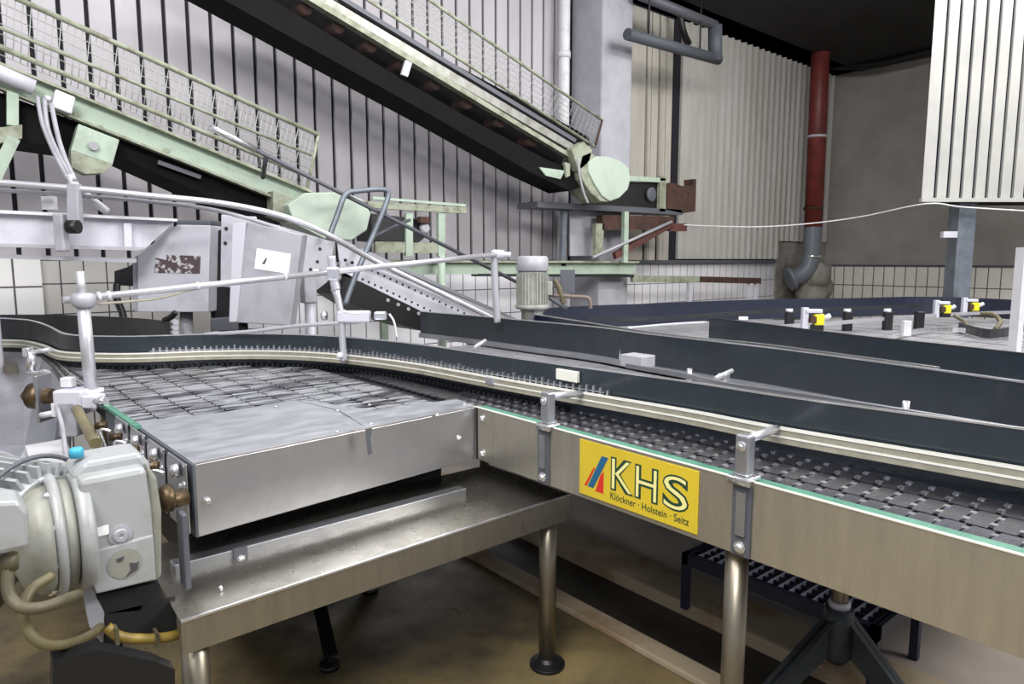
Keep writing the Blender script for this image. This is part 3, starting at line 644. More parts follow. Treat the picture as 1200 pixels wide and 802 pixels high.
t = thing('upright_rod', 'stout upright rod with a cross clamp at the table corner', 'post', D(107,455,d1))
MB().cyl(D(93.6,318,d1), D(97,352,d1), .016, n=16).build('top_rod', 'rod', t)
MB().cyl(D(97,350,d1), D(107,462,d1), .024, n=18).build('post', 'rod', t)
MB().lathe(D(98.5,361,d1), ZU, [(0,.03),(.012,.042),(.03,.045),(.05,.044),(.06,.03)], 18).build('cross_clamp', 'grey', t)
MB().cyl(D(107,456,d1), D(107.4,461,d1), .045, n=20).build('collar', 'white', t)
t = thing('reflector_rod', 'long pale horizontal rod crossing from the corner post to the middle clamp', 'rod', D(230,335,3.1))
rA, rB = D(74,352,d1), D(388,319,d2)
MB().cyl(rA, rB, .0145, n=14).build('rod', 'rod', t)
for f in (.10, .13, .43, .78): q = rA.lerp(rB, f); MB().cyl(q, q+(rB-rA).normalized()*.012, .019, n=12).build('cable_tie', 'white', t)
lab(MB().tube([rA.lerp(rB,.10)-ZU*.03, rA.lerp(rB,.2)-ZU*.035, rA.lerp(rB,.3)-ZU*.035, rA.lerp(rB,.43)-ZU*.01], .006, 6).build('wire', 'railm', t), 'cream wire tied below')
t = thing('guide_support_post', 'cranked light post with clamps standing at the middle of the guide rail', 'post', D(400,425,d2))
MB().tube([D(388,300,d2), D(391,325,d2), D(394,340,d2)], .024, 12).build('upper_post', 'rod', t)
MB().tube([D(391,338,d2), D(396,350,d2), D(400,372,d2), D(401,395,d2), D(403,424,d2)], .018, 12).build('post', 'rod', t)
MB().obox(D(391,321,d2), RT*.035, FH*.03, ZU*.035).build('cross_clamp', 'bright', t, bevel=.01)
MB().obox(D(371,320,d2), RT*.018, FH*.02, ZU*.02).build('clamp_end', 'bright', t, bevel=.006)
MB().sphere(D(398,417,d2-.02), .018).build('foot_ball', 'white', t)
MB().tube([D(397,340,d2-.03), D(400,362,d2-.03), D(406,366,d2-.03), D(420,368,d2-.03)], .004, 6).build('wire', 'label', t)
t = thing('photocell', 'light grey photocell sensor clamped across the middle post', 'sensor', D(415,371,d2))
MB().obox(D(415,371,d2+.0), RT*.085, FH*.03, ZU*.03).build('body', 'greylt', t, bevel=.008)
MB().lathe(D(383,370,d2), -RT, [(0,.024),(.02,.026),(.03,.016)], 14).build('lens', 'bright', t)
MB().obox(D(446,370,d2), RT*.032, FH*.025, ZU*.022).build('connector', 'bright', t, bevel=.008)
MB().tube([D(456,368,d2), D(462,378,d2), D(465,396,d2)], .006, 6).build('wire', 'white', t)
t = thing('far_reflector_rod', 'pale rod rising to the right from the middle clamp, propped at its far end', 'rod', D(490,305,4.2))
MB().cyl(D(396,318,d2), D(584,298,d3), .0165, n=14).build('rod', 'rod', t)
MB().lathe(D(576,298.5,d3), RT, [(0,.03),(.02,.034),(.08,.03),(.09,.018),(.13,.018)], 12).build('end_clamp', 'greylt', t)
MB().tube([D(579,300,d3), D(580,330,d3), D(583,378,d3)], .024, 12).build('prop', 'rod', t)
tag(MB().tube([D(240,392,3.9), D(290,389,3.85), D(350,382,3.8), D(420,377.5,3.75)], .011, 8).build('thin_rod', 'rod'), 'thin pale rod resting just above the blue guide plate', 'rod')
# ================================================================== second conveyor (beyond the blue plate)
cb = thing('return_conveyor', 'conveyor lane with tall dark plates behind the slat chain conveyor', 'conveyor', (2.5, 1.2, 0))
P2PX = [(493,365.5),(560,371),(625,377),(700,384),(760,392),(830,400),(900,408),(1000,421),(1200,449),(1500,492)]
P2 = gline(P2PX, 1.2, 4)
MB().wall(P2, 1.035, 1.2, .01).build('guide_plate', 'blueplate', cb)
MB().wall(P2, 1.2, 1.206, .018).build('plate_edge', 'bright', cb)
P2b = [p+V((-.012,0,0)) for p in P2]
MB().wall(P2b, 1.0, 1.035, .02).build('lower_rail', 'steel', cb)
bed = [p for p in P2]
b = MB(); inner = [p for p in P1 if p.y < 4.2]
pts = [V((p.x+.02, p.y, .985)) for p in inner if p.y < P2[0].y]; pts2 = [V((p.x-.01, p.y, .985)) for p in P2]
pts.sort(key=lambda p: p.y); pts2.sort(key=lambda p: p.y)
ys = [-.6+.12*i for i in range(40) if -.6+.12*i < 4.0]
def xat(line, y):
    line = sorted(line, key=lambda p: p.y)
    for i in range(len(line)-1):
        if line[i].y <= y <= line[i+1].y: t_ = (y-line[i].y)/max(1e-6, line[i+1].y-line[i].y); return line[i].x*(1-t_)+line[i+1].x*t_
    return line[0].x if y < line[0].y else line[-1].x
P1r = [p for p in P1 if p.y < 3.4]
A = [V((xat(P1r, y)+.03, y, .99)) for y in ys]; B = [V((xat(P2, y)-.02, y, .99)) for y in ys]
b = MB()
for i in range(len(ys)-1):
    for s in range(6):
        q = [A[i].lerp(B[i], s/6+.01), A[i].lerp(B[i], (s+1)/6-.01), A[i+1].lerp(B[i+1], (s+1)/6-.01), A[i+1].lerp(B[i+1], s/6+.01)]
        q[2] -= (q[2]-q[1])*.06; q[3] -= (q[3]-q[0])*.06; b.prism(q, (0,0,-.012))
b.build('slat_chain', 'slat', cb)
MB().loft([a-ZU*.075 for a in A], [c_-ZU*.075 for c_ in B], .05).build('chain_bed', 'dark', cb)
MB().obox(G(747,430,1.1)+ZU*.03, X1*.05, Y1*.065, ZU*.028).build('cover_box', 'grey', cb, bevel=.004)
q = G(848,442,1.12); MB().cyl(q-V((.06,.0,0)), q+V((.06,0,.02)), .010, n=10).build('cross_rod', 'rod', cb)
MB().obox(q, X1*.02, Y1*.02, ZU*.016).build('clamp', 'bright', cb, bevel=.006)
R2 = gline([(735,426),(800,437),(850,448),(900,455),(1000,470),(1200,502)], 1.13)
MB().wall(R2, 1.11, 1.13, .02).build('guide_rail', 'steel', cb)
for px, py in ((808,432),(1062,470)): q = G(px,py,1.13); MB().cyl(q-ZU*.1, q, .012, n=10).build('spacer', 'bright', cb)
q = G(676,440,1.14); pp = min(P1, key=lambda p: abs(p.y-q.y)); MB().obox((pp.x-.014, pp.y, 1.142), V((.009,0,0)), Y1*.06, ZU*.022).build('end_block', 'railhi', conv, bevel=.003)
MB().cyl(G(555,408,1.06), G(569,399,1.1), .012, n=10).build('stub_rod', 'rod', cb)
q = G(727,420,1.05); MB().cyl(G(727,424,1.02), G(727,424,1.02)+ZU*.15, .008, .003, n=8).build('pin', 'label', cb)
for y in (-.3, 3.4): 
    x = 2.62; MB().cyl((x,y,.03),(x,y,.98),.03,n=16).build('leg', 'legst', cb)
x, y = 2.42, 1.12
q = D(982,740,2.25); x, y = q.x, q.y
ft = thing('tripod_support', 'dark tripod floor support with a tubular post right of the grating step', 'support', (x,y,0))
tripod(ft, x, y, .93, 'iron', .028, math.radians(152), 'legst', .34)
MB().lathe((x,y,.40), ZU, [(0,.034),(.02,.036),(.025,.03)], 16).build('collar', 'greylt', ft)
# ================================================================== accumulation table behind
ct = thing('accumulation_conveyor', 'wide accumulation conveyor with navy side bands curving under the tiled wall', 'conveyor', (5.2, 2.2, 0))
P3 = gline([(832,373),(900,381),(1000,393.5),(1100,404),(1200,415),(1500,447)], 1.2, 4)
MB().wall(P3, 1.0, 1.2, .012).build('guide_plate', 'blueplate', ct); MB().wall(P3, 1.2, 1.205, .016).build('plate_edge', 'blackplate', ct)
PF = gline([(626,371),(622,367),(627,363.5),(645,361),(700,358),(760,356),(830,353),(900,351),(1000,349.5),(1060,348),(1120,348.5),(1200,352),(1400,362)], 1.2, 5)
lab(MB().wall(PF, 1.0, 1.2, .012).build('outer_band', 'navyplate', ct), 'long navy band along the wall side')
PN = gline([(626,369),(632,370),(660,374),(700,380.5),(760,390),(830,398),(900,405),(1100,432)], 1.2, 4)
MB().wall(PN, 1.0, 1.2, .012).build('inner_band', 'navyplate', ct); MB().wall(PN, 1.2, 1.206, .018).build('plate_edge', 'bright', ct)
z = .985
def gp(px, py): return G(px, py, z)
poly_ = [V((p.x, p.y, z)) for p in PF[4:]] + [V((p.x, p.y, z)) for p in P3[::-1]] + [V((p.x,p.y,z)) for p in PN if p.y > P3[0].y][::-1]
b = MB(); 
yA = sorted(set(round(-.2+.15*i, 3) for i in range(34)))
rowA, rowB = [], []
PFs = [p for p in PF[6:]]
for y in [ .2+.15*i for i in range(27)]:
    a_ = xat([p for p in P2], y)+.06; c_ = xat(PFs, y)-.05 if y < max(p.y for p in PFs) else None
    if c_ is None or c_ < a_: continue
    rowA.append(V((a_, y, z))); rowB.append(V((c_, y, z)))
for i in range(len(rowA)-1):
    n = 14
    for s in range(n):
        q = [rowA[i].lerp(rowB[i], s/n+.004), rowA[i].lerp(rowB[i], (s+1)/n-.004), rowA[i+1].lerp(rowB[i+1], (s+1)/n-.004), rowA[i+1].lerp(rowB[i+1], s/n+.004)]
        q[2] -= (q[2]-q[1])*.05; q[3] -= (q[3]-q[0])*.05; b.prism(q, (0,0,-.012))
b.build('slat_surface', 'slat', ct)
MB().loft([a-ZU*.075 for a in rowA], [c_-ZU*.075 for c_ in rowB], .05).build('table_bed', 'dark', ct)
RL = gline([(893,382),(960,378),(1010,374),(1060,370),(1130,366),(1200,364)], 1.1)
MB().wall(RL, 1.07, 1.1, .02).build('guide_rail', 'rod', ct)
MB().tube(gline([(735,385),(780,381),(828,378)], 1.12), .012, 8, False).build('guide_rod', 'rod', ct)
MB().wall(gline([(690,372),(760,372),(830,368),(900,363.5),(1000,360),(1080,357)], 1.13), 1.1, 1.13, .02).build('far_guide_rail', 'blackplate', ct)
MB().wall(gline([(1040,393),(1070,386),(1110,383.5),(1150,386),(1200,388)], 1.04), 1.0, 1.04, .02).build('curved_lip', 'bright', ct)
MB().wall(gline([(1125,378),(1160,386),(1200,380)], 1.07), 1.0, 1.07, .02).build('lane_divider', 'blackplate', ct)
for px, py, h in ((925,377,22),(993,378,24),(1040,377,22),(1077,376,20)):
    d = G(px, py+8, 1.0).dot(FH); kn = MB().obox(D(px,py,d), RT*.035, FH*.03, ZU*h*.55/800*d).build('clamp_knob', 'black', ct, bevel=.008)
    if px != 1077: MB().cyl(D(px,py-h*.45,d), D(px,py-h*.45-5,d), .03, n=10).build('knob_cap', 'greylt', kn)
d = G(1062,396,1.0).dot(FH); MB().obox(D(1062,385,d), RT*.03, FH*.02, ZU*.06).build('stub_post', 'white', ct, bevel=.003)
MB().obox(G(871,373,1.13), RT*.035, FH*.01, ZU*.012).build('marker', 'label', ct)
q = G(868, 378, 1.1)
for x, y in ((3.6,.8),(3.6,3.2),(6.0,3.0),(6.4,.8)): 
    MB().cyl((x,y,.05 if x < 9 else 0),(x,y,.96),.03,n=14).build('leg', 'legst', ct)
# fork sensors
for px, py, w, lbl in ((955,374,1.35,'yellow fork sensor on a steel plate, nearest and leftmost of the three'), (1106,362,1.0,'yellow fork sensor on a steel plate, middle one of the three'), (1139,359,1.0,'yellow fork sensor on a steel plate, rightmost, beside a coiled cable')):
    d = G(px, py+18*w, 1.0).dot(FH); k = d/800*w; c_ = D(px, py, d)
    s = thing('fork_sensor', lbl, 'sensor', D(px, py+10*w, d), 'yellow sensors on the accumulation conveyor')
    MB().obox(c_-RT*9*k, RT*2.6*k, FH*.02, ZU*10*k).build('bracket_plate', 'greylt', s, bevel=.003)
    MB().obox(c_-RT*2*k+ZU*7*k, RT*7*k, FH*.03, ZU*1.6*k).build('top_plate', 'greylt', s, bevel=.003)
    MB().obox(c_+RT*3*k-ZU*.5*k, RT*4.5*k, FH*.025, ZU*5*k).build('sensor_body', 'sensory', s, bevel=.01)
    MB().obox(c_-RT*3*k-ZU*.5*k-FH*.01, RT*2.5*k, FH*.03, ZU*2.8*k).build('sensor_eye', 'rust', s)
    MB().obox(c_+RT*2*k-ZU*7.5*k, RT*5*k, FH*.02, ZU*2.5*k).build('base_clip', 'black', s)
    MB().cyl(c_+RT*7*k, c_+RT*13*k+ZU*3*k, 2.2*k, n=10).build('plug', 'greylt', s)
tag(MB().tube([D(1118,370,6.0), D(1130,377,5.9), D(1133,384,5.8), D(1125,390,5.7)], .016, 8).build('sensor_cable', 'hose'), 'short ochre cable curling from the middle sensor', 'cable')
tag(MB().tube([D(1150,368,5.8), D(1165,369,5.7), D(1172,378,5.6), D(1166,386,5.5)], .018, 8).build('sensor_cable', 'hose'), 'ochre cable loop hanging from the rightmost sensor', 'cable')
t = thing('white_upright', 'white upright bar cut by the right picture edge', 'post', D(1190,420,3.9))
MB().bar(D(1199,290,3.9), D(1187,430,3.9), .07, .03, RT).build('bar', 'white', t); MB().cyl(V((D(1187,430,3.9).x,D(1187,430,3.9).y,.05)), D(1187,430,3.9), .03, n=10).build('leg', 'legst', t)
# left charcoal plate of the far lane
t = thing('far_left_lane', 'charcoal lane plate ending below the chamfered grey box', 'conveyor', G(100,400,0))
PL = gline([(-20,369),(0,369),(60,369),(110,370.5),(160,373),(190,376),(204,379)], 1.2)
MB().wall(PL, 1.0, 1.2, .012).build('guide_plate', 'blackplate', t)
MB().wall([p+FH*.03 for p in PL], .93, 1.0, .06).build('lane_bed', 'dark', t)
q = PL[len(PL)//2]; MB().cyl((q.x+.03,q.y+.05,0),(q.x+.03,q.y+.05,.95),.03,n=12).build('leg', 'legst', t)
q = PL[-2]; MB().cyl((q.x,q.y+.05,0),(q.x,q.y+.05,.95),.03,n=12).build('leg', 'legst', t)
for py in (378,384,390): MB().cyl(D(203,py,4.35), D(206,py,4.3), .02, n=8).build('bolt', 'grey', t)
# ================================================================== pipe rails, I beam and cabinets at the left
t = thing('steel_girder', 'white painted steel channel girder left of the chamfered grey box', 'girder', D(100,290,4.7))
gy = 4.95
def gW(px, py, y=gy): return W(px, py, y)
MB().prism([gW(-60,246), gW(205,260), gW(168,293), gW(-60,285)], (0,.02,0)).build('web', 'greylt', t)
MB().prism([gW(-60,244), gW(205,257), gW(205,260), gW(-60,248)], (0,-.06,0)).build('top_flange', 'white', t)
MB().prism([gW(-60,284), gW(168,290), gW(160,294), gW(-60,288)], (0,-.06,0)).build('bottom_flange', 'grey', t)
MB().prism([gW(143,262), gW(152,262), gW(153,291), gW(144,290)], (0,-.05,0)).build('stiffener', 'greylt', t)
MB().prism([gW(-60,296), gW(160,303), gW(160,308), gW(-60,301)], (0,.06,0)).build('lower_rail', 'grey', t)
MB().obox(D(58,238,4.2), RT*.035, FH*.02, ZU*.04).build('label_tab', 'white', t)
b = MB().prism([D(78,215,4.05), D(90,215,4.05), D(92,262,4.05), D(78,262,4.05)], FH*.05).build('clamp_bracket', 'grey', t, bevel=.004)
MB().lathe(D(86,266,4.03), RT, [(-.03,.04),(.03,.04)], 14).build('dark_roller', 'black', t)
MB().obox(D(72,273,4.08), RT*.03, FH*.03, ZU*.11).build('hanger', 'grey', t, bevel=.01)
q = gW(60,270); MB().cyl((gW(-20,290).x, gy, 0), (gW(-20,290).x, gy, gW(-20,290).z), .05, n=14).build('leg', 'grey', t)
t = thing('pipe_handrail', 'pair of curved pale pipes sweeping down past the cabinets', 'pipe rail', D(200,240,4.2))
def dl(pts): return [D(a, c_, d) for a, c_, d in pts]
MB().tube(dl(((-60,208,3.9),(0,214,4.0),(100,222,4.1),(180,230,4.2),(250,237,4.3),(310,248,4.35),(350,260,4.4),(390,278,4.5),(440,306,4.8),(520,345,5.0),(600,384,5.3))), .019, 12).build('pipe', 'rod', t)
MB().tube(dl(((-60,220,3.95),(0,223,4.05),(100,230,4.15),(180,237,4.25),(250,246,4.35),(310,262,4.4),(345,275,4.45))), .013, 10).build('lower_pipe', 'grey', t)
MB().tube(dl(((82,205,4.1),(90,220,4.12),(105,232,4.2),(125,248,4.3))), .024, 10).build('conduit_elbow', 'white', t)
# cables dropping from the junction box on the lower incline
for k, (pts, lb_) in enumerate((([(44,114),(50,145),(62,175),(72,195),(80,210)], 'grey cable, leftmost of three hanging from the junction box'), ([(52,116),(56,150),(68,180),(78,198),(84,210)], 'grey cable, middle of three hanging from the junction box'), ([(60,122),(68,160),(76,185),(84,203),(88,212)], 'grey cable, rightmost of three hanging from the junction box'))):
    tag(MB().tube([D(a, c_, 4.6-(c_-110)/100*.5) for a, c_ in pts], .014, 8).build('hanging_cable', 'grey'), lb_, 'cable', 'cables below the junction box')
# chamfered box
dc = 4.62
def box_px(pts, d, depth, name, m, parent, bevel=.006, dirv=None):
    return MB().prism([D(a, c_, d) for a, c_ in pts], (dirv or FH)*depth).build(name, m, parent, bevel)
t = thing('chamfered_guard_box', 'light grey box with a chamfered corner and torn label, on a short post', 'box', D(205,366,dc+.1))
box_px(((161,299),(208,263),(246,264),(244,366),(161,366)), dc, .3, 'body', 'greylt', t)
lab(box_px(((182,302),(195,305),(195,299),(235,300),(234,321),(181,320)), dc-.003, .003, 'torn_label', 'residue', t, 0), 'torn dark label residue')
box_px(((155,303),(161,299),(161,366),(156,364)), dc+.02, .25, 'side_sheet', 'grey', t)
box_px(((204,258),(246,258),(246,264),(208,264)), dc, .3, 'lid', 'greydk', t)
q = D(219,380,dc+.15); MB().cyl((q.x,q.y,0),(q.x,q.y,D(219,366,dc+.15).z), .042, n=16).build('post', 'grey', t)
t = thing('dark_motor_casing', 'black motor casing between the chamfered box and the tilted cabinet', 'motor', D(262,340,4.9))
box_px(((247,272),(262,268),(280,300),(280,370),(262,385),(247,372)), 4.75, .25, 'casing', 'black', t, .01)
box_px(((246,374),(272,372),(276,388),(246,388)), 4.6, .1, 'base_block', 'greydk', t, .006)
q = D(262,388,4.7); MB().cyl((q.x,q.y,0),(q.x,q.y,q.z+.02), .03, n=12).build('post', 'dark', t)
t = thing('dark_clamp_arm', 'black clamp arm against the tiles left of the chamfered box', 'clamp', D(145,330,5.0))
MB().prism([D(134,318,5.0), D(150,313,5.0), D(158,308,5.0), D(158,336,5.0), D(134,334,5.0)], FH*.1).build('block', 'dark', t)
MB().tube([D(137,333,5.0), D(137,350,4.95), D(143,366,4.9), D(146,380,4.85)], .025, 8).build('arm', 'black', t)
tag(MB().tube([D(206,366,4.5), D(200,372,4.5), D(192,376,4.5)], .02, 8).build('black_lever', 'black'), 'short black lever below the chamfered box', 'lever')
t = thing('tilted_cabinet', 'tilted light grey cabinet with a white paper label', 'cabinet', D(310,378,4.35))
dq = 4.35
box_px(((290,260),(354,275),(340,382),(270,378)), dq, .12, 'body', 'grey', t)
box_px(((272,262),(288,260),(277,378),(268,378)), dq-.02, .1, 'open_edge', 'greylt', t)
lab(box_px(((301,291),(341,298),(338,321),(298,315)), dq-.004, .003, 'paper_label', 'label', t, 0), 'white paper label')
lab(box_px(((307,309),(312,302),(313,303),(310,310)), dq-.006, .002, 'label_mark', 'print', t, 0), 'small grey mark')
q = D(285,381,dq+.08); MB().cyl((q.x,q.y,0),(q.x,q.y,q.z+.02),.03,n=12).build('post','dark',t)
t = thing('hinge_plate', 'pale upright plate with bolt holes behind the tilted cabinet', 'plate', D(275,300,4.6))
box_px(((259,252),(300,254),(300,340),(258,336)), 4.6, .02, 'plate', 'greylt', t)
for px, py in ((265,268),(264,285)): MB().cyl(D(px,py,4.59), D(px,py,4.61), .012, n=10).build('bolt_hole', 'black', t)
# ================================================================== perforated incline (light grey)
py_ = 5.15
t = thing('perforated_incline', 'light grey perforated incline conveyor frame descending behind the blue plate', 'conveyor', W(480,340,py_))
b = MB(); b.prism([W(395,283,py_), W(640,394,py_), W(640,420,py_), W(508,372,py_), W(424,331,py_), W(400,322,py_)], (0,.012,0)); b.build('side_plate', 'greylt', t)
b = MB(); b.prism([W(318,262,py_-.05), W(392,284,py_-.05), W(384,330,py_-.05), W(365,345,py_-.05), W(336,342,py_-.05)], (0,.012,0)); b.build('end_plate', 'grey', t)
b = MB()
for k in range(19):
    a = W(436+k*7.2, 317+k*3.35, py_-.001); b.cyl(a, a+Y1*.01, .011, n=8)
    a = W(425+k*7.2, 327.5+k*3.35, py_-.001)
    if k < 16: b.cyl(a, a+Y1*.01, .011, n=8)
for px, py in ((355,303),(375,292),(372,307),(364,316),(405,305),(413,308)): a = W(px,py,py_-.052); b.cyl(a, a+Y1*.01, .014, n=8)
b.build('perforations', 'black', t)
MB().bar(W(395,281,py_), W(640,392,py_), .03, .05).build('top_rail', 'steel', t)
MB().bar(W(440,310,py_-.1), W(640,405,py_-.1)+ZU*.1, .03, .03).build('guide_pipe', 'rod', t)
b = MB(); b.prism([W(400,318,py_), W(508,372,py_), W(495,388,py_), W(440,372,py_), W(395,345,py_)], (0,.4,0)); b.build('underbelly', 'black', t)
for k in range(5):
    a = W(455+k*12, 352+k*5.2, py_-.01); MB().cyl(a, a+Y1*.05, .015, n=10).build('roller_end', 'grey', t)
q = W(363,360,py_-.1); MB().cyl((q.x,q.y,0), V((q.x,q.y,W(363,330,py_).z)), .04, n=14).build('leg', 'greylt', t)
lab(MB().obox(W(361,337,py_-.1), X1*.05, Y1*.05, ZU*.12).build('leg_socket', 'grey', t, bevel=.01), 'grey leg socket')
# pipe frame over the hood
t = thing('bent_pipe_guard', 'bent grey pipe guard arching over the pale green hood', 'guard', W(440,330,5.0))
MB().tube([W(385,280,5.0), W(396,250,5.0), W(405,228,5.0), W(420,224,5.0), W(448,222,5.0), W(455,228,5.0), W(448,250,5.0), W(432,288,5.0), W(418,320,5.0), W(404,358,5.0)], .022, 10).build('pipe', 'pole', t)
MB().tube([W(436,278,5.0), W(470,262,5.2), W(480,258,5.3)], .015, 8).build('brace', 'greydk', t)
t = thing('sloping_handrail', 'long thin dark handrail sloping down across the wall panels', 'handrail', W(420,240,5.05))
MB().cyl(W(247,149,5.05), W(612,334,5.05), .017, n=10).build('rail', 'greydk', t)
MB().cyl(W(247,149,5.05), W(300,176,5.05), .024, n=10).build('sleeve', 'bright', t)
MB().cyl(W(312,182,5.05), W(308,208,5.4), .018, n=10).build('stay', 'greydk', t)
# ================================================================== inclined conveyors (mint green)
LY = 5.6
t = thing('lower_incline_conveyor', 'mint green inclined conveyor, lower one with a wire guard, at the upper left', 'conveyor', W(200,180,LY))
def wl(px, py, y=LY): return W(px, py, y)
MB().prism([wl(-80,45), wl(90,114), wl(300,199), wl(362,226), wl(352,246), wl(290,222), wl(88,141), wl(-80,74)], (0,.02,0)).build('side_beam', 'green', t, .004)
MB().prism([wl(-80,43), wl(90,112), wl(362,224), wl(362,227), wl(90,115), wl(-80,46)], (0,-.07,0)).build('top_flange', 'greenworn', t)
MB().prism([wl(-80,72), wl(88,139), wl(352,244), wl(352,247), wl(88,142), wl(-80,75)], (0,-.07,0)).build('bottom_flange', 'greenworn', t)
MB().prism([wl(-80,78,LY+.03), wl(88,142,LY+.03), wl(345,243,LY+.03), wl(345,262,LY+.03), wl(260,238,LY+.03), wl(140,183,LY+.03), wl(-80,150,LY+.03)], (0,.5,0)).build('belt_trough', 'belt', t)
MB().cyl(wl(-60,60,LY-.12), wl(40,103,LY-.12), .05, n=14).build('cable_tube', 'greylt', t)
MB().bar(wl(185,190,LY-.01), wl(235,208,LY-.01), .03, .02).build('belt_edge_strip', 'greydk', t)
b = MB().prism([wl(92,145,LY-.1), wl(140,164,LY-.1), wl(132,193,LY-.1), wl(83,176,LY-.1)], (0,.12,0)).build('bearing_box', 'green', t, .004)
MB().cyl(wl(110,171,LY-.101), wl(110,171,LY-.13), .03, n=10).build('bearing_nut', 'grey', b)
MB().prism([wl(83,176,LY-.1), wl(132,193,LY-.1), wl(120,203,LY-.1), wl(100,204,LY-.1), wl(84,196,LY-.1)], (0,.12,0)).build('bearing_guard', 'greenworn', b)
b = MB().prism([wl(8,106,LY-.08), wl(22,110,LY-.08), wl(22,148,LY-.08), wl(8,146,LY-.08)], (0,.06,0)).build('support_leg', 'green', t)
MB().prism([wl(-20,152,LY-.12), wl(26,146,LY-.12), wl(26,162,LY-.12), wl(-20,172,LY-.12)], (0,.06,0)).build('leg_bracket', 'greenworn', t)
MB().bar(wl(16,162,LY-.1), wl(-14,225,LY-.1), .07, .05).build('leg_brace', 'green', t)
for px, py in ((90,134),(195,176),(118,150)): MB().cyl(wl(px,py,LY), wl(px,py,LY-.02), .018, n=8).build('bolt', 'greenworn', t)
# wire guard
def mesh_guard(name, TL, TR, BL, BR, y, nx, ny, parent, m):
    b = MB(); 
    T0_, T1_, B0_, B1_ = [W(p[0], p[1], y) for p in (TL, TR, BL, BR)]
    for i in range(nx+1):
        f = i/nx; b.cyl(T0_.lerp(T1_, f), B0_.lerp(B1_, f), .003, n=4)
    for j in range(ny+1):
        f = j/ny; b.cyl(T0_.lerp(B0_, f), T1_.lerp(B1_, f), .003, n=4)
    return b.build(name, m, parent)
M['wire'] = mat('galvanised_wire', (168, 172, 168), .5, .3)
mesh_guard('wire_mesh', (-60,-36), (372,158), (-60,38), (358,218), LY-.05, 58, 6, t, 'wire')
MB().cyl(wl(-60,-38,LY-.05), wl(373,158,LY-.05), .018, n=10).build('top_rail', 'greenworn', t)
MB().cyl(wl(-60,8,LY-.05), wl(365,182,LY-.05), .012, n=10).build('middle_rail', 'greenworn', t)
MB().cyl(wl(-60,30,LY-.05), wl(360,206,LY-.05), .018, n=10).build('lower_rail', 'greenworn', t)
MB().cyl(wl(373,158,LY-.05), wl(360,222,LY-.05), .014, n=8).build('end_stay', 'greenworn', t)
jb = thing('junction_box', 'small white square junction box on the lower green conveyor', 'junction box', wl(75,118,LY-.15))
MB().prism([wl(65,104,LY-.16), wl(89,114,LY-.16), wl(84,134,LY-.16), wl(60,125,LY-.16)], (0,.08,0)).build('case', 'white', jb, .01)
MB().cyl(wl(60,117,LY-.12), wl(52,115,LY-.12), .022, n=10).build('cable_gland', 'greylt', jb)
# hood at its lower end
HY = LY-.2
b = MB(); b.prism([wl(337,240,HY), wl(358,226,HY), wl(404,225,HY), wl(425,234,HY), wl(435,250,HY), wl(430,270,HY), wl(412,282,HY), wl(380,280,HY), wl(345,262,HY)], (0,.3,0))
lab(b.build('hood', 'hood', t, .01), 'rounded pale green end hood')
MB().prism([wl(320,224,HY+.1), wl(345,232,HY+.1), wl(345,262,HY+.1), wl(320,252,HY+.1)], (0,.2,0)).build('hood_neck', 'greenworn', t)
# frame to the right of it
t = thing('belt_transfer_frame', 'mint green belt transfer frame with a dark belt drum, above the sloping handrail', 'frame', wl(490,260,5.7))
MB().bar(wl(430,240,5.7), wl(545,247,5.7), .06, .05).build('top_beam', 'greenworn', t)
MB().bar(wl(436,232,5.7), wl(545,241,5.7), .025, .03).build('upper_rail', 'green', t)
MB().prism([wl(435,250,5.72), wl(505,258,5.72), wl(502,275,5.72), wl(492,284,5.72), wl(470,286,5.72), wl(435,282,5.72)], (0,.3,0)).build('belt_drum', 'black', t, .01)
MB().prism([wl(440,283,5.7), wl(523,285,5.7), wl(523,297,5.7), wl(440,296,5.7)], (0,.04,0)).build('lower_beam', 'greenworn', t)
for px in (518, 480): MB().prism([wl(px-4,250,5.69), wl(px+4,250,5.69), wl(px+4,300,5.69), wl(px-4,300,5.69)], (0,.04,0)).build('upright', 'green', t)
MB().lathe(wl(497,268,5.70), (0,-1,0), [(0,.06),(.03,.05),(.04,.03)], 14).build('drum_end', 'grey', t)
MB().obox(wl(496,258,5.66), X1*.05, Y1*.03, ZU*.03).build('take_up', 'rust', t)
MB().cyl(V((wl(518,300,5.7).x,5.71,0)), V((wl(518,300,5.7).x,5.71,wl(518,300,5.7).z)), .04, n=10).build('leg', 'green', t)
# upper incline
UY = 5.5
t = thing('upper_incline_conveyor', 'long inclined conveyor with black underside crossing the top of the picture', 'conveyor', W(500,80,UY))
def wu(px, py, y=UY): return W(px, py, y)
MB().prism([wu(330,-36), wu(672,169), wu(672,178), wu(330,-22)], (0,.06,0)).build('upper_rail', 'raily', t)
MB().prism([wu(326,-30,UY-.03), wu(672,182,UY-.03), wu(670,186,UY-.03), wu(322,-24,UY-.03)], (0,.08,0)).build('lower_rail', 'greenworn', t)
MB().prism([wu(338,-44), wu(676,163), wu(674,167), wu(336,-39)], (0,.05,0)).build('ledge', 'greydk', t)
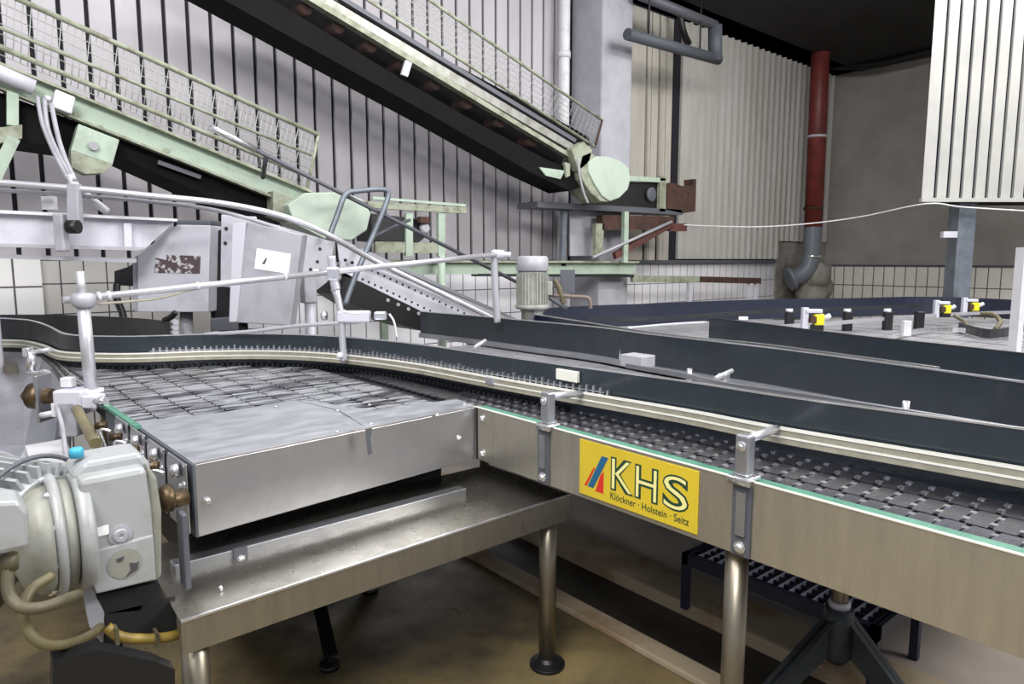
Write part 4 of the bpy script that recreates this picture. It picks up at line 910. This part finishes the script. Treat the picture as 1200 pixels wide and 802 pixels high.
# black belt underside
MB().prism([wu(230,-18), wu(290,-18), wu(350,18), wu(450,80), wu(550,139), wu(640,187), wu(690,206), wu(695,214), wu(668,224), wu(620,201), wu(500,132)], (0,.35,0)).build('return_belt', 'belt', t)
MB().prism([wu(300,-50,UY+.36), wu(690,160,UY+.36), wu(690,215,UY+.36), wu(240,-30,UY+.36)], (0,.04,0)).build('interior_shade_sheet', 'belt', t)  # black sheet stands in for the unlit interior behind the rollers
for k in range(9):
    px = 345+k*38; py = -5+k*22.3
    if k > 7: continue
    a = wu(px+14, py+14, UY+.09); MB().cyl(a, a+Y1*.22, .055, n=12).build('idler_roller', 'rustdk', t)
MB().prism([wu(476,70,UY-.04), wu(483,74,UY-.04), wu(478,90,UY-.04), wu(471,87,UY-.04)], (0,.03,0)).build('hanger_tab', 'greylt', t)
mesh_guard('wire_mesh', (440,-44), (705,141), (385,-30), (697,172), UY-.02, 46, 6, t, 'wire')
MB().cyl(wu(440,-44,UY-.02), wu(706,141,UY-.02), .016, n=8).build('top_rail', 'greenworn', t)
MB().cyl(wu(385,-30,UY-.02), wu(697,172,UY-.02), .016, n=8).build('guard_rail', 'greenworn', t)
MB().cyl(wu(706,140,UY-.02), wu(697,173,UY-.02), .013, n=8).build('end_stay', 'rust', t)
# pale round hood
b = MB(); n = 18; cx_, cy_ = 711, 208
pts = [(690,190),(700,183),(715,184),(728,189),(737,197),(739,210),(736,222),(726,232),(715,236),(706,230),(697,216),(690,202)]
b.prism([wu(a, c_, UY-.12) for a, c_ in pts], (0,.04,0)); lab(b.build('hood', 'hood', t, .01), 'pale green rounded hood')
pts2 = [(682,182),(692,178),(700,184),(690,192),(690,204),(698,219),(708,232),(714,237),(704,236),(692,226),(682,210),(679,195)]
MB().prism([wu(a, c_, UY-.10) for a, c_ in pts2], (0,.3,0)).build('hood_rim', 'greenworn', t, .01)
MB().prism([wu(670,175,UY-.1), wu(684,166,UY-.1), wu(694,176,UY-.1), wu(690,190,UY-.1), wu(678,200,UY-.1)], (0,.1,0)).build('hood_hinge', 'greenworn', t)
MB().tube([wu(677,186,UY-.14), wu(679,205,UY-.14), wu(684,226,UY-.14), wu(689,238,UY-.14)], .013, 8).build('cable', 'grey', t)
MB().prism([wu(632,196,UY-.02), wu(662,200,UY-.02), wu(657,210,UY-.02), wu(640,206,UY-.02)], (0,.03,0)).build('teal_guard', 'green', t)
MB().prism([wu(662,190,UY-.05), wu(668,192,UY-.05), wu(668,206,UY-.05), wu(664,208,UY-.05)], (0,.03,0)).build('bearing', 'greenworn', t)
# discharge frame under / right of the hood
t = thing('discharge_frame', 'rusty and green discharge frame with braces right of the round hood', 'frame', W(740,260,5.75))
FY = 5.75
def wf(px, py, y=FY): return W(px, py, y)
MB().prism([wf(738,206), wf(780,209), wf(780,214), wf(738,212)], (0,.05,0)).build('top_rail', 'green', t)
MB().prism([wf(774,206), wf(781,206), wf(780,248), wf(773,248)], (0,.05,0)).build('upright', 'greenworn', t)
MB().prism([wf(690,212,FY+.06), wf(774,214,FY+.06), wf(774,247,FY+.06), wf(690,243,FY+.06)], (0,.1,0)).build('dark_chute', 'black', t)
MB().lathe(wf(762,228,FY+.05), (0,-1,0), [(0,.09),(.03,.09),(.04,.05)], 16).build('drum_end', 'greydk', t)
MB().prism([wf(782,216), wf(786,214), wf(800,218), wf(812,217), wf(812,210), wf(816,210), wf(815,248), wf(800,250), wf(781,246)], (0,.15,0)).build('rusty_plate', 'rust', t)
MB().prism([wf(630,236), wf(800,246), wf(800,252), wf(630,243)], (0,.35,0)).build('deck', 'greydk', t)
MB().prism([wf(706,252), wf(790,254), wf(790,268), wf(706,270)], (0,.1,0)).build('rusty_beam', 'rust', t)
MB().bar(wf(720,300), wf(787,262), .085, .05).build('red_brace', 'redbeam', t)
MB().prism([wf(785,262), wf(805,262), wf(805,271), wf(785,271)], (0,.06,0)).build('red_bracket', 'redbeam', t)
MB().cyl(wf(695,302,FY-.05), wf(787,260,FY-.05), .02, n=8).build('pipe_brace', 'grey', t)
MB().prism([wf(732,248,FY-.05), wf(737,248,FY-.05), wf(736,308,FY-.05), wf(731,308,FY-.05)], (0,.05,0)).build('green_upright', 'green', t)
lab(MB().prism([wf(668,246,FY+.2), wf(706,250,FY+.2), wf(704,300,FY+.2), wf(668,300,FY+.2)], (0,.02,0)).build('grey_panel', 'grey', t), 'flat grey panel')
MB().prism([wf(698,262), wf(708,262), wf(706,300), wf(698,300)], (0,.05,0)).build('rusty_upright', 'greenworn', t)
MB().prism([wf(660,246,FY+.1), wf(665,246,FY+.1), wf(663,312,FY+.1), wf(658,312,FY+.1)], (0,.05,0)).build('grey_upright', 'pole', t)
# long horizontal green beam
BY = 5.85
t = thing('green_crossbeam', 'long horizontal mint green beam in front of the tiled wall', 'beam', W(600,315,BY))
q0 = W(430,305.5,BY); q1 = W(745,307,BY); hb = q0.z
MB().prism([W(430,307,BY), W(745,307.5,BY), W(745,321,BY), W(430,322,BY)], (0,.03,0)).build('web', 'green', t)
MB().prism([W(430,305,BY), W(745,306,BY), W(745,308.5,BY), W(430,307.5,BY)], (0,-.06,0)).build('top_flange', 'greenworn', t)
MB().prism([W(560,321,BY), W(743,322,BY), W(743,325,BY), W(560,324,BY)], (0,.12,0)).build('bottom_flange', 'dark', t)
MB().prism([W(742,323,BY), W(820,324,BY), W(820,331,BY), W(742,331,BY)], (0,.05,0)).build('extension', 'greenworn', t)
lab(MB().prism([W(820,324,BY), W(892,326,BY), W(892,333,BY), W(820,331,BY)], (0,.05,0)).build('brown_end', 'rust', t), 'rusty brown beam end')
for px in (881, 888, 810):
    p_ = W(px, 332, BY); MB().box(p_.x-.035, p_.x+.035, BY, BY+.05, 0, p_.z).build('leg', 'greylt', t)
p_ = W(450,322,BY); MB().box(p_.x-.035, p_.x+.035, BY, BY+.05, 0, p_.z).build('leg', 'green', t)
# vertical ribbed motor
dm = 5.5
t = thing('upright_motor', 'upright ribbed grey electric motor behind the long blue plate', 'motor', D(623,368,dm))
c = D(624,340,dm); k = dm/800
bz = D(624,368,dm).z
ctr = V((c.x, c.y, 0))
MB().lathe(ctr+ZU*(bz+6*k), ZU, [(0,19*k),(4*k,20*k),(6*k,16.5*k),(44*k,16.5*k)], 28).build('body', 'vmotor', t)
b = MB()
for i in range(28):
    a = i*2*PI/28; d = V((math.cos(a), math.sin(a), 0)); s = V((-d.y, d.x, 0)); b.obox(ctr+d*17.5*k+ZU*(bz+30*k), d*1.6*k, s*.5*k, ZU*18*k)
b.build('cooling_fins', 'vmotor', t)
MB().lathe(ctr+ZU*(bz+50*k), ZU, [(0,18*k),(1*k,18.8*k),(15*k,18.2*k),(17.5*k,16*k)], 28).build('fan_cowl', 'grey', t)
MB().lathe(ctr+ZU*(bz-14*k), ZU, [(0,12*k),(16*k,12.5*k),(19*k,15*k),(22*k,15*k)], 24).build('flange', 'vmotor', t)
MB().cyl(ctr, ctr+ZU*(bz-13*k), .05, n=12).build('post', 'dark', t)
MB().obox(ctr+RT*19*k+ZU*(bz+30*k), RT*4*k, FH*6*k, ZU*8*k).build('terminal_box', 'vmotor', t, bevel=.006)
MB().obox(ctr-RT*17*k+ZU*(bz+9*k), RT*4*k, FH*3*k, ZU*2*k).build('mounting_lug', 'vmotor', t)
t = thing('pipe_loop', 'brownish bent pipes coming out beside the upright motor', 'pipe', D(680,350,5.6))
MB().tube([D(650,328,5.5), D(656,340,5.5), D(660,356,5.5)], .022, 8).build('pipe', 'hose', t)
MB().tube([D(648,346,5.5), D(670,347.5,5.5), D(686,348.5,5.5), D(691,352,5.5), D(692,362,5.5)], .016, 8).build('bent_pipe', 'hosebrown', t)
MB().cyl(D(640,346,5.5), D(664,362,5.5), .02, n=8).build('strut', 'greydk', t)
MB().obox(D(665,330,5.9), RT*.06, FH*.04, ZU*.1).build('dark_box', 'greydk', t)
# ================================================================== grating step on the floor
q = G(797,716,.056); x0, y1 = q.x, q.y
t = thing('grating_step', 'low navy steel step with an open grating top under the conveyor', 'step', (x0+.2, y1-.4, .05))
zt2 = XP(797,647,x0).z; y0 = y1-.82; x1 = x0+.42
b = MB(); 
for i in range(18): yy = y0+.02+i*(y1-y0-.04)/17; b.box(x0+.02, x1-.02, yy-.003, yy+.003, zt2-.025, zt2)
b.build('cross_bars', 'gratetop', t)
b = MB()
for i in range(9): xx = x0+.03+i*(x1-x0-.06)/8; b.box(xx-.004, xx+.004, y0+.02, y1-.02, zt2-.03, zt2-.004)
b.build('bearing_bars', 'grating', t)
b = MB(); b.box(x0, x0+.03, y0, y1, zt2-.05, zt2); b.box(x1-.03, x1, y0, y1, zt2-.05, zt2); b.box(x0, x1, y0, y0+.03, zt2-.05, zt2); b.box(x0, x1, y1-.03, y1, zt2-.05, zt2)
b.build('frame', 'grating', t)
for x, y in ((x0,y0),(x1-.03,y0),(x0,y1-.03),(x1-.03,y1-.03)): MB().box(x, x+.03, y, y+.03, .05 if x > 2.72 else .07, zt2-.05).build('leg', 'grating', t)
# ================================================================== light
w = bpy.data.worlds.new('hall'); S.world = w; w.use_nodes = True
w.node_tree.nodes['Background'].inputs[0].default_value = (.80, .84, .95, 1); w.node_tree.nodes['Background'].inputs[1].default_value = .5
def area(name, loc, to, sx, sy, e, col=(1, .98, .95)):
    l = bpy.data.lights.new(name, 'AREA'); l.shape = 'RECTANGLE'; l.size = sx; l.size_y = sy; l.energy = e; l.color = col
    o = bpy.data.objects.new(name, l); COL.objects.link(o); o.location = loc
    o.rotation_euler = (V(to)-V(loc)).to_track_quat('-Z', 'Y').to_euler(); return o
area('unseen_overhead_light', (2.2, 4.0, 5.3), (2.2, 4.6, 0), 3.5, .5, 95)
area('unseen_overhead_light', (-.5, 1.0, 4.6), (1.6, 3.0, .8), 3.0, .6, 150)
area('unseen_overhead_light', (6.5, 1.5, 5.2), (6.5, 3.6, .5), 4.0, .6, 230)  # unseen light, added to brighten the zone at the right
area('unseen_overhead_light', (9.5, 2.5, 5.2), (11.5, 5.0, 1), 4.0, .8, 330)  # unseen light, added to brighten the far corner
area('unseen_overhead_light', (10.8, -.5, 5.0), (13.7, 2.0, 1.6), 3.0, .6, 260)  # unseen light, added and aimed to lift the dark right wall
area('added_fill_light', (-2.2, -1.2, 4.9), (1.0, 2.4, .8), 2.5, 1.2, 190)  # fill added behind the camera to brighten faces turned toward it
area('added_fill_light', (5.2, -2.6, 4.6), (3.4, 1.2, .2), 3.0, 1.0, 330)  # fill added to brighten the floor at the right
vs = S.view_settings
S.view_settings.view_transform = 'Standard'; vs.look = 'None'; vs.gamma = 1; vs.use_curve_mapping = False; vs.exposure = .17
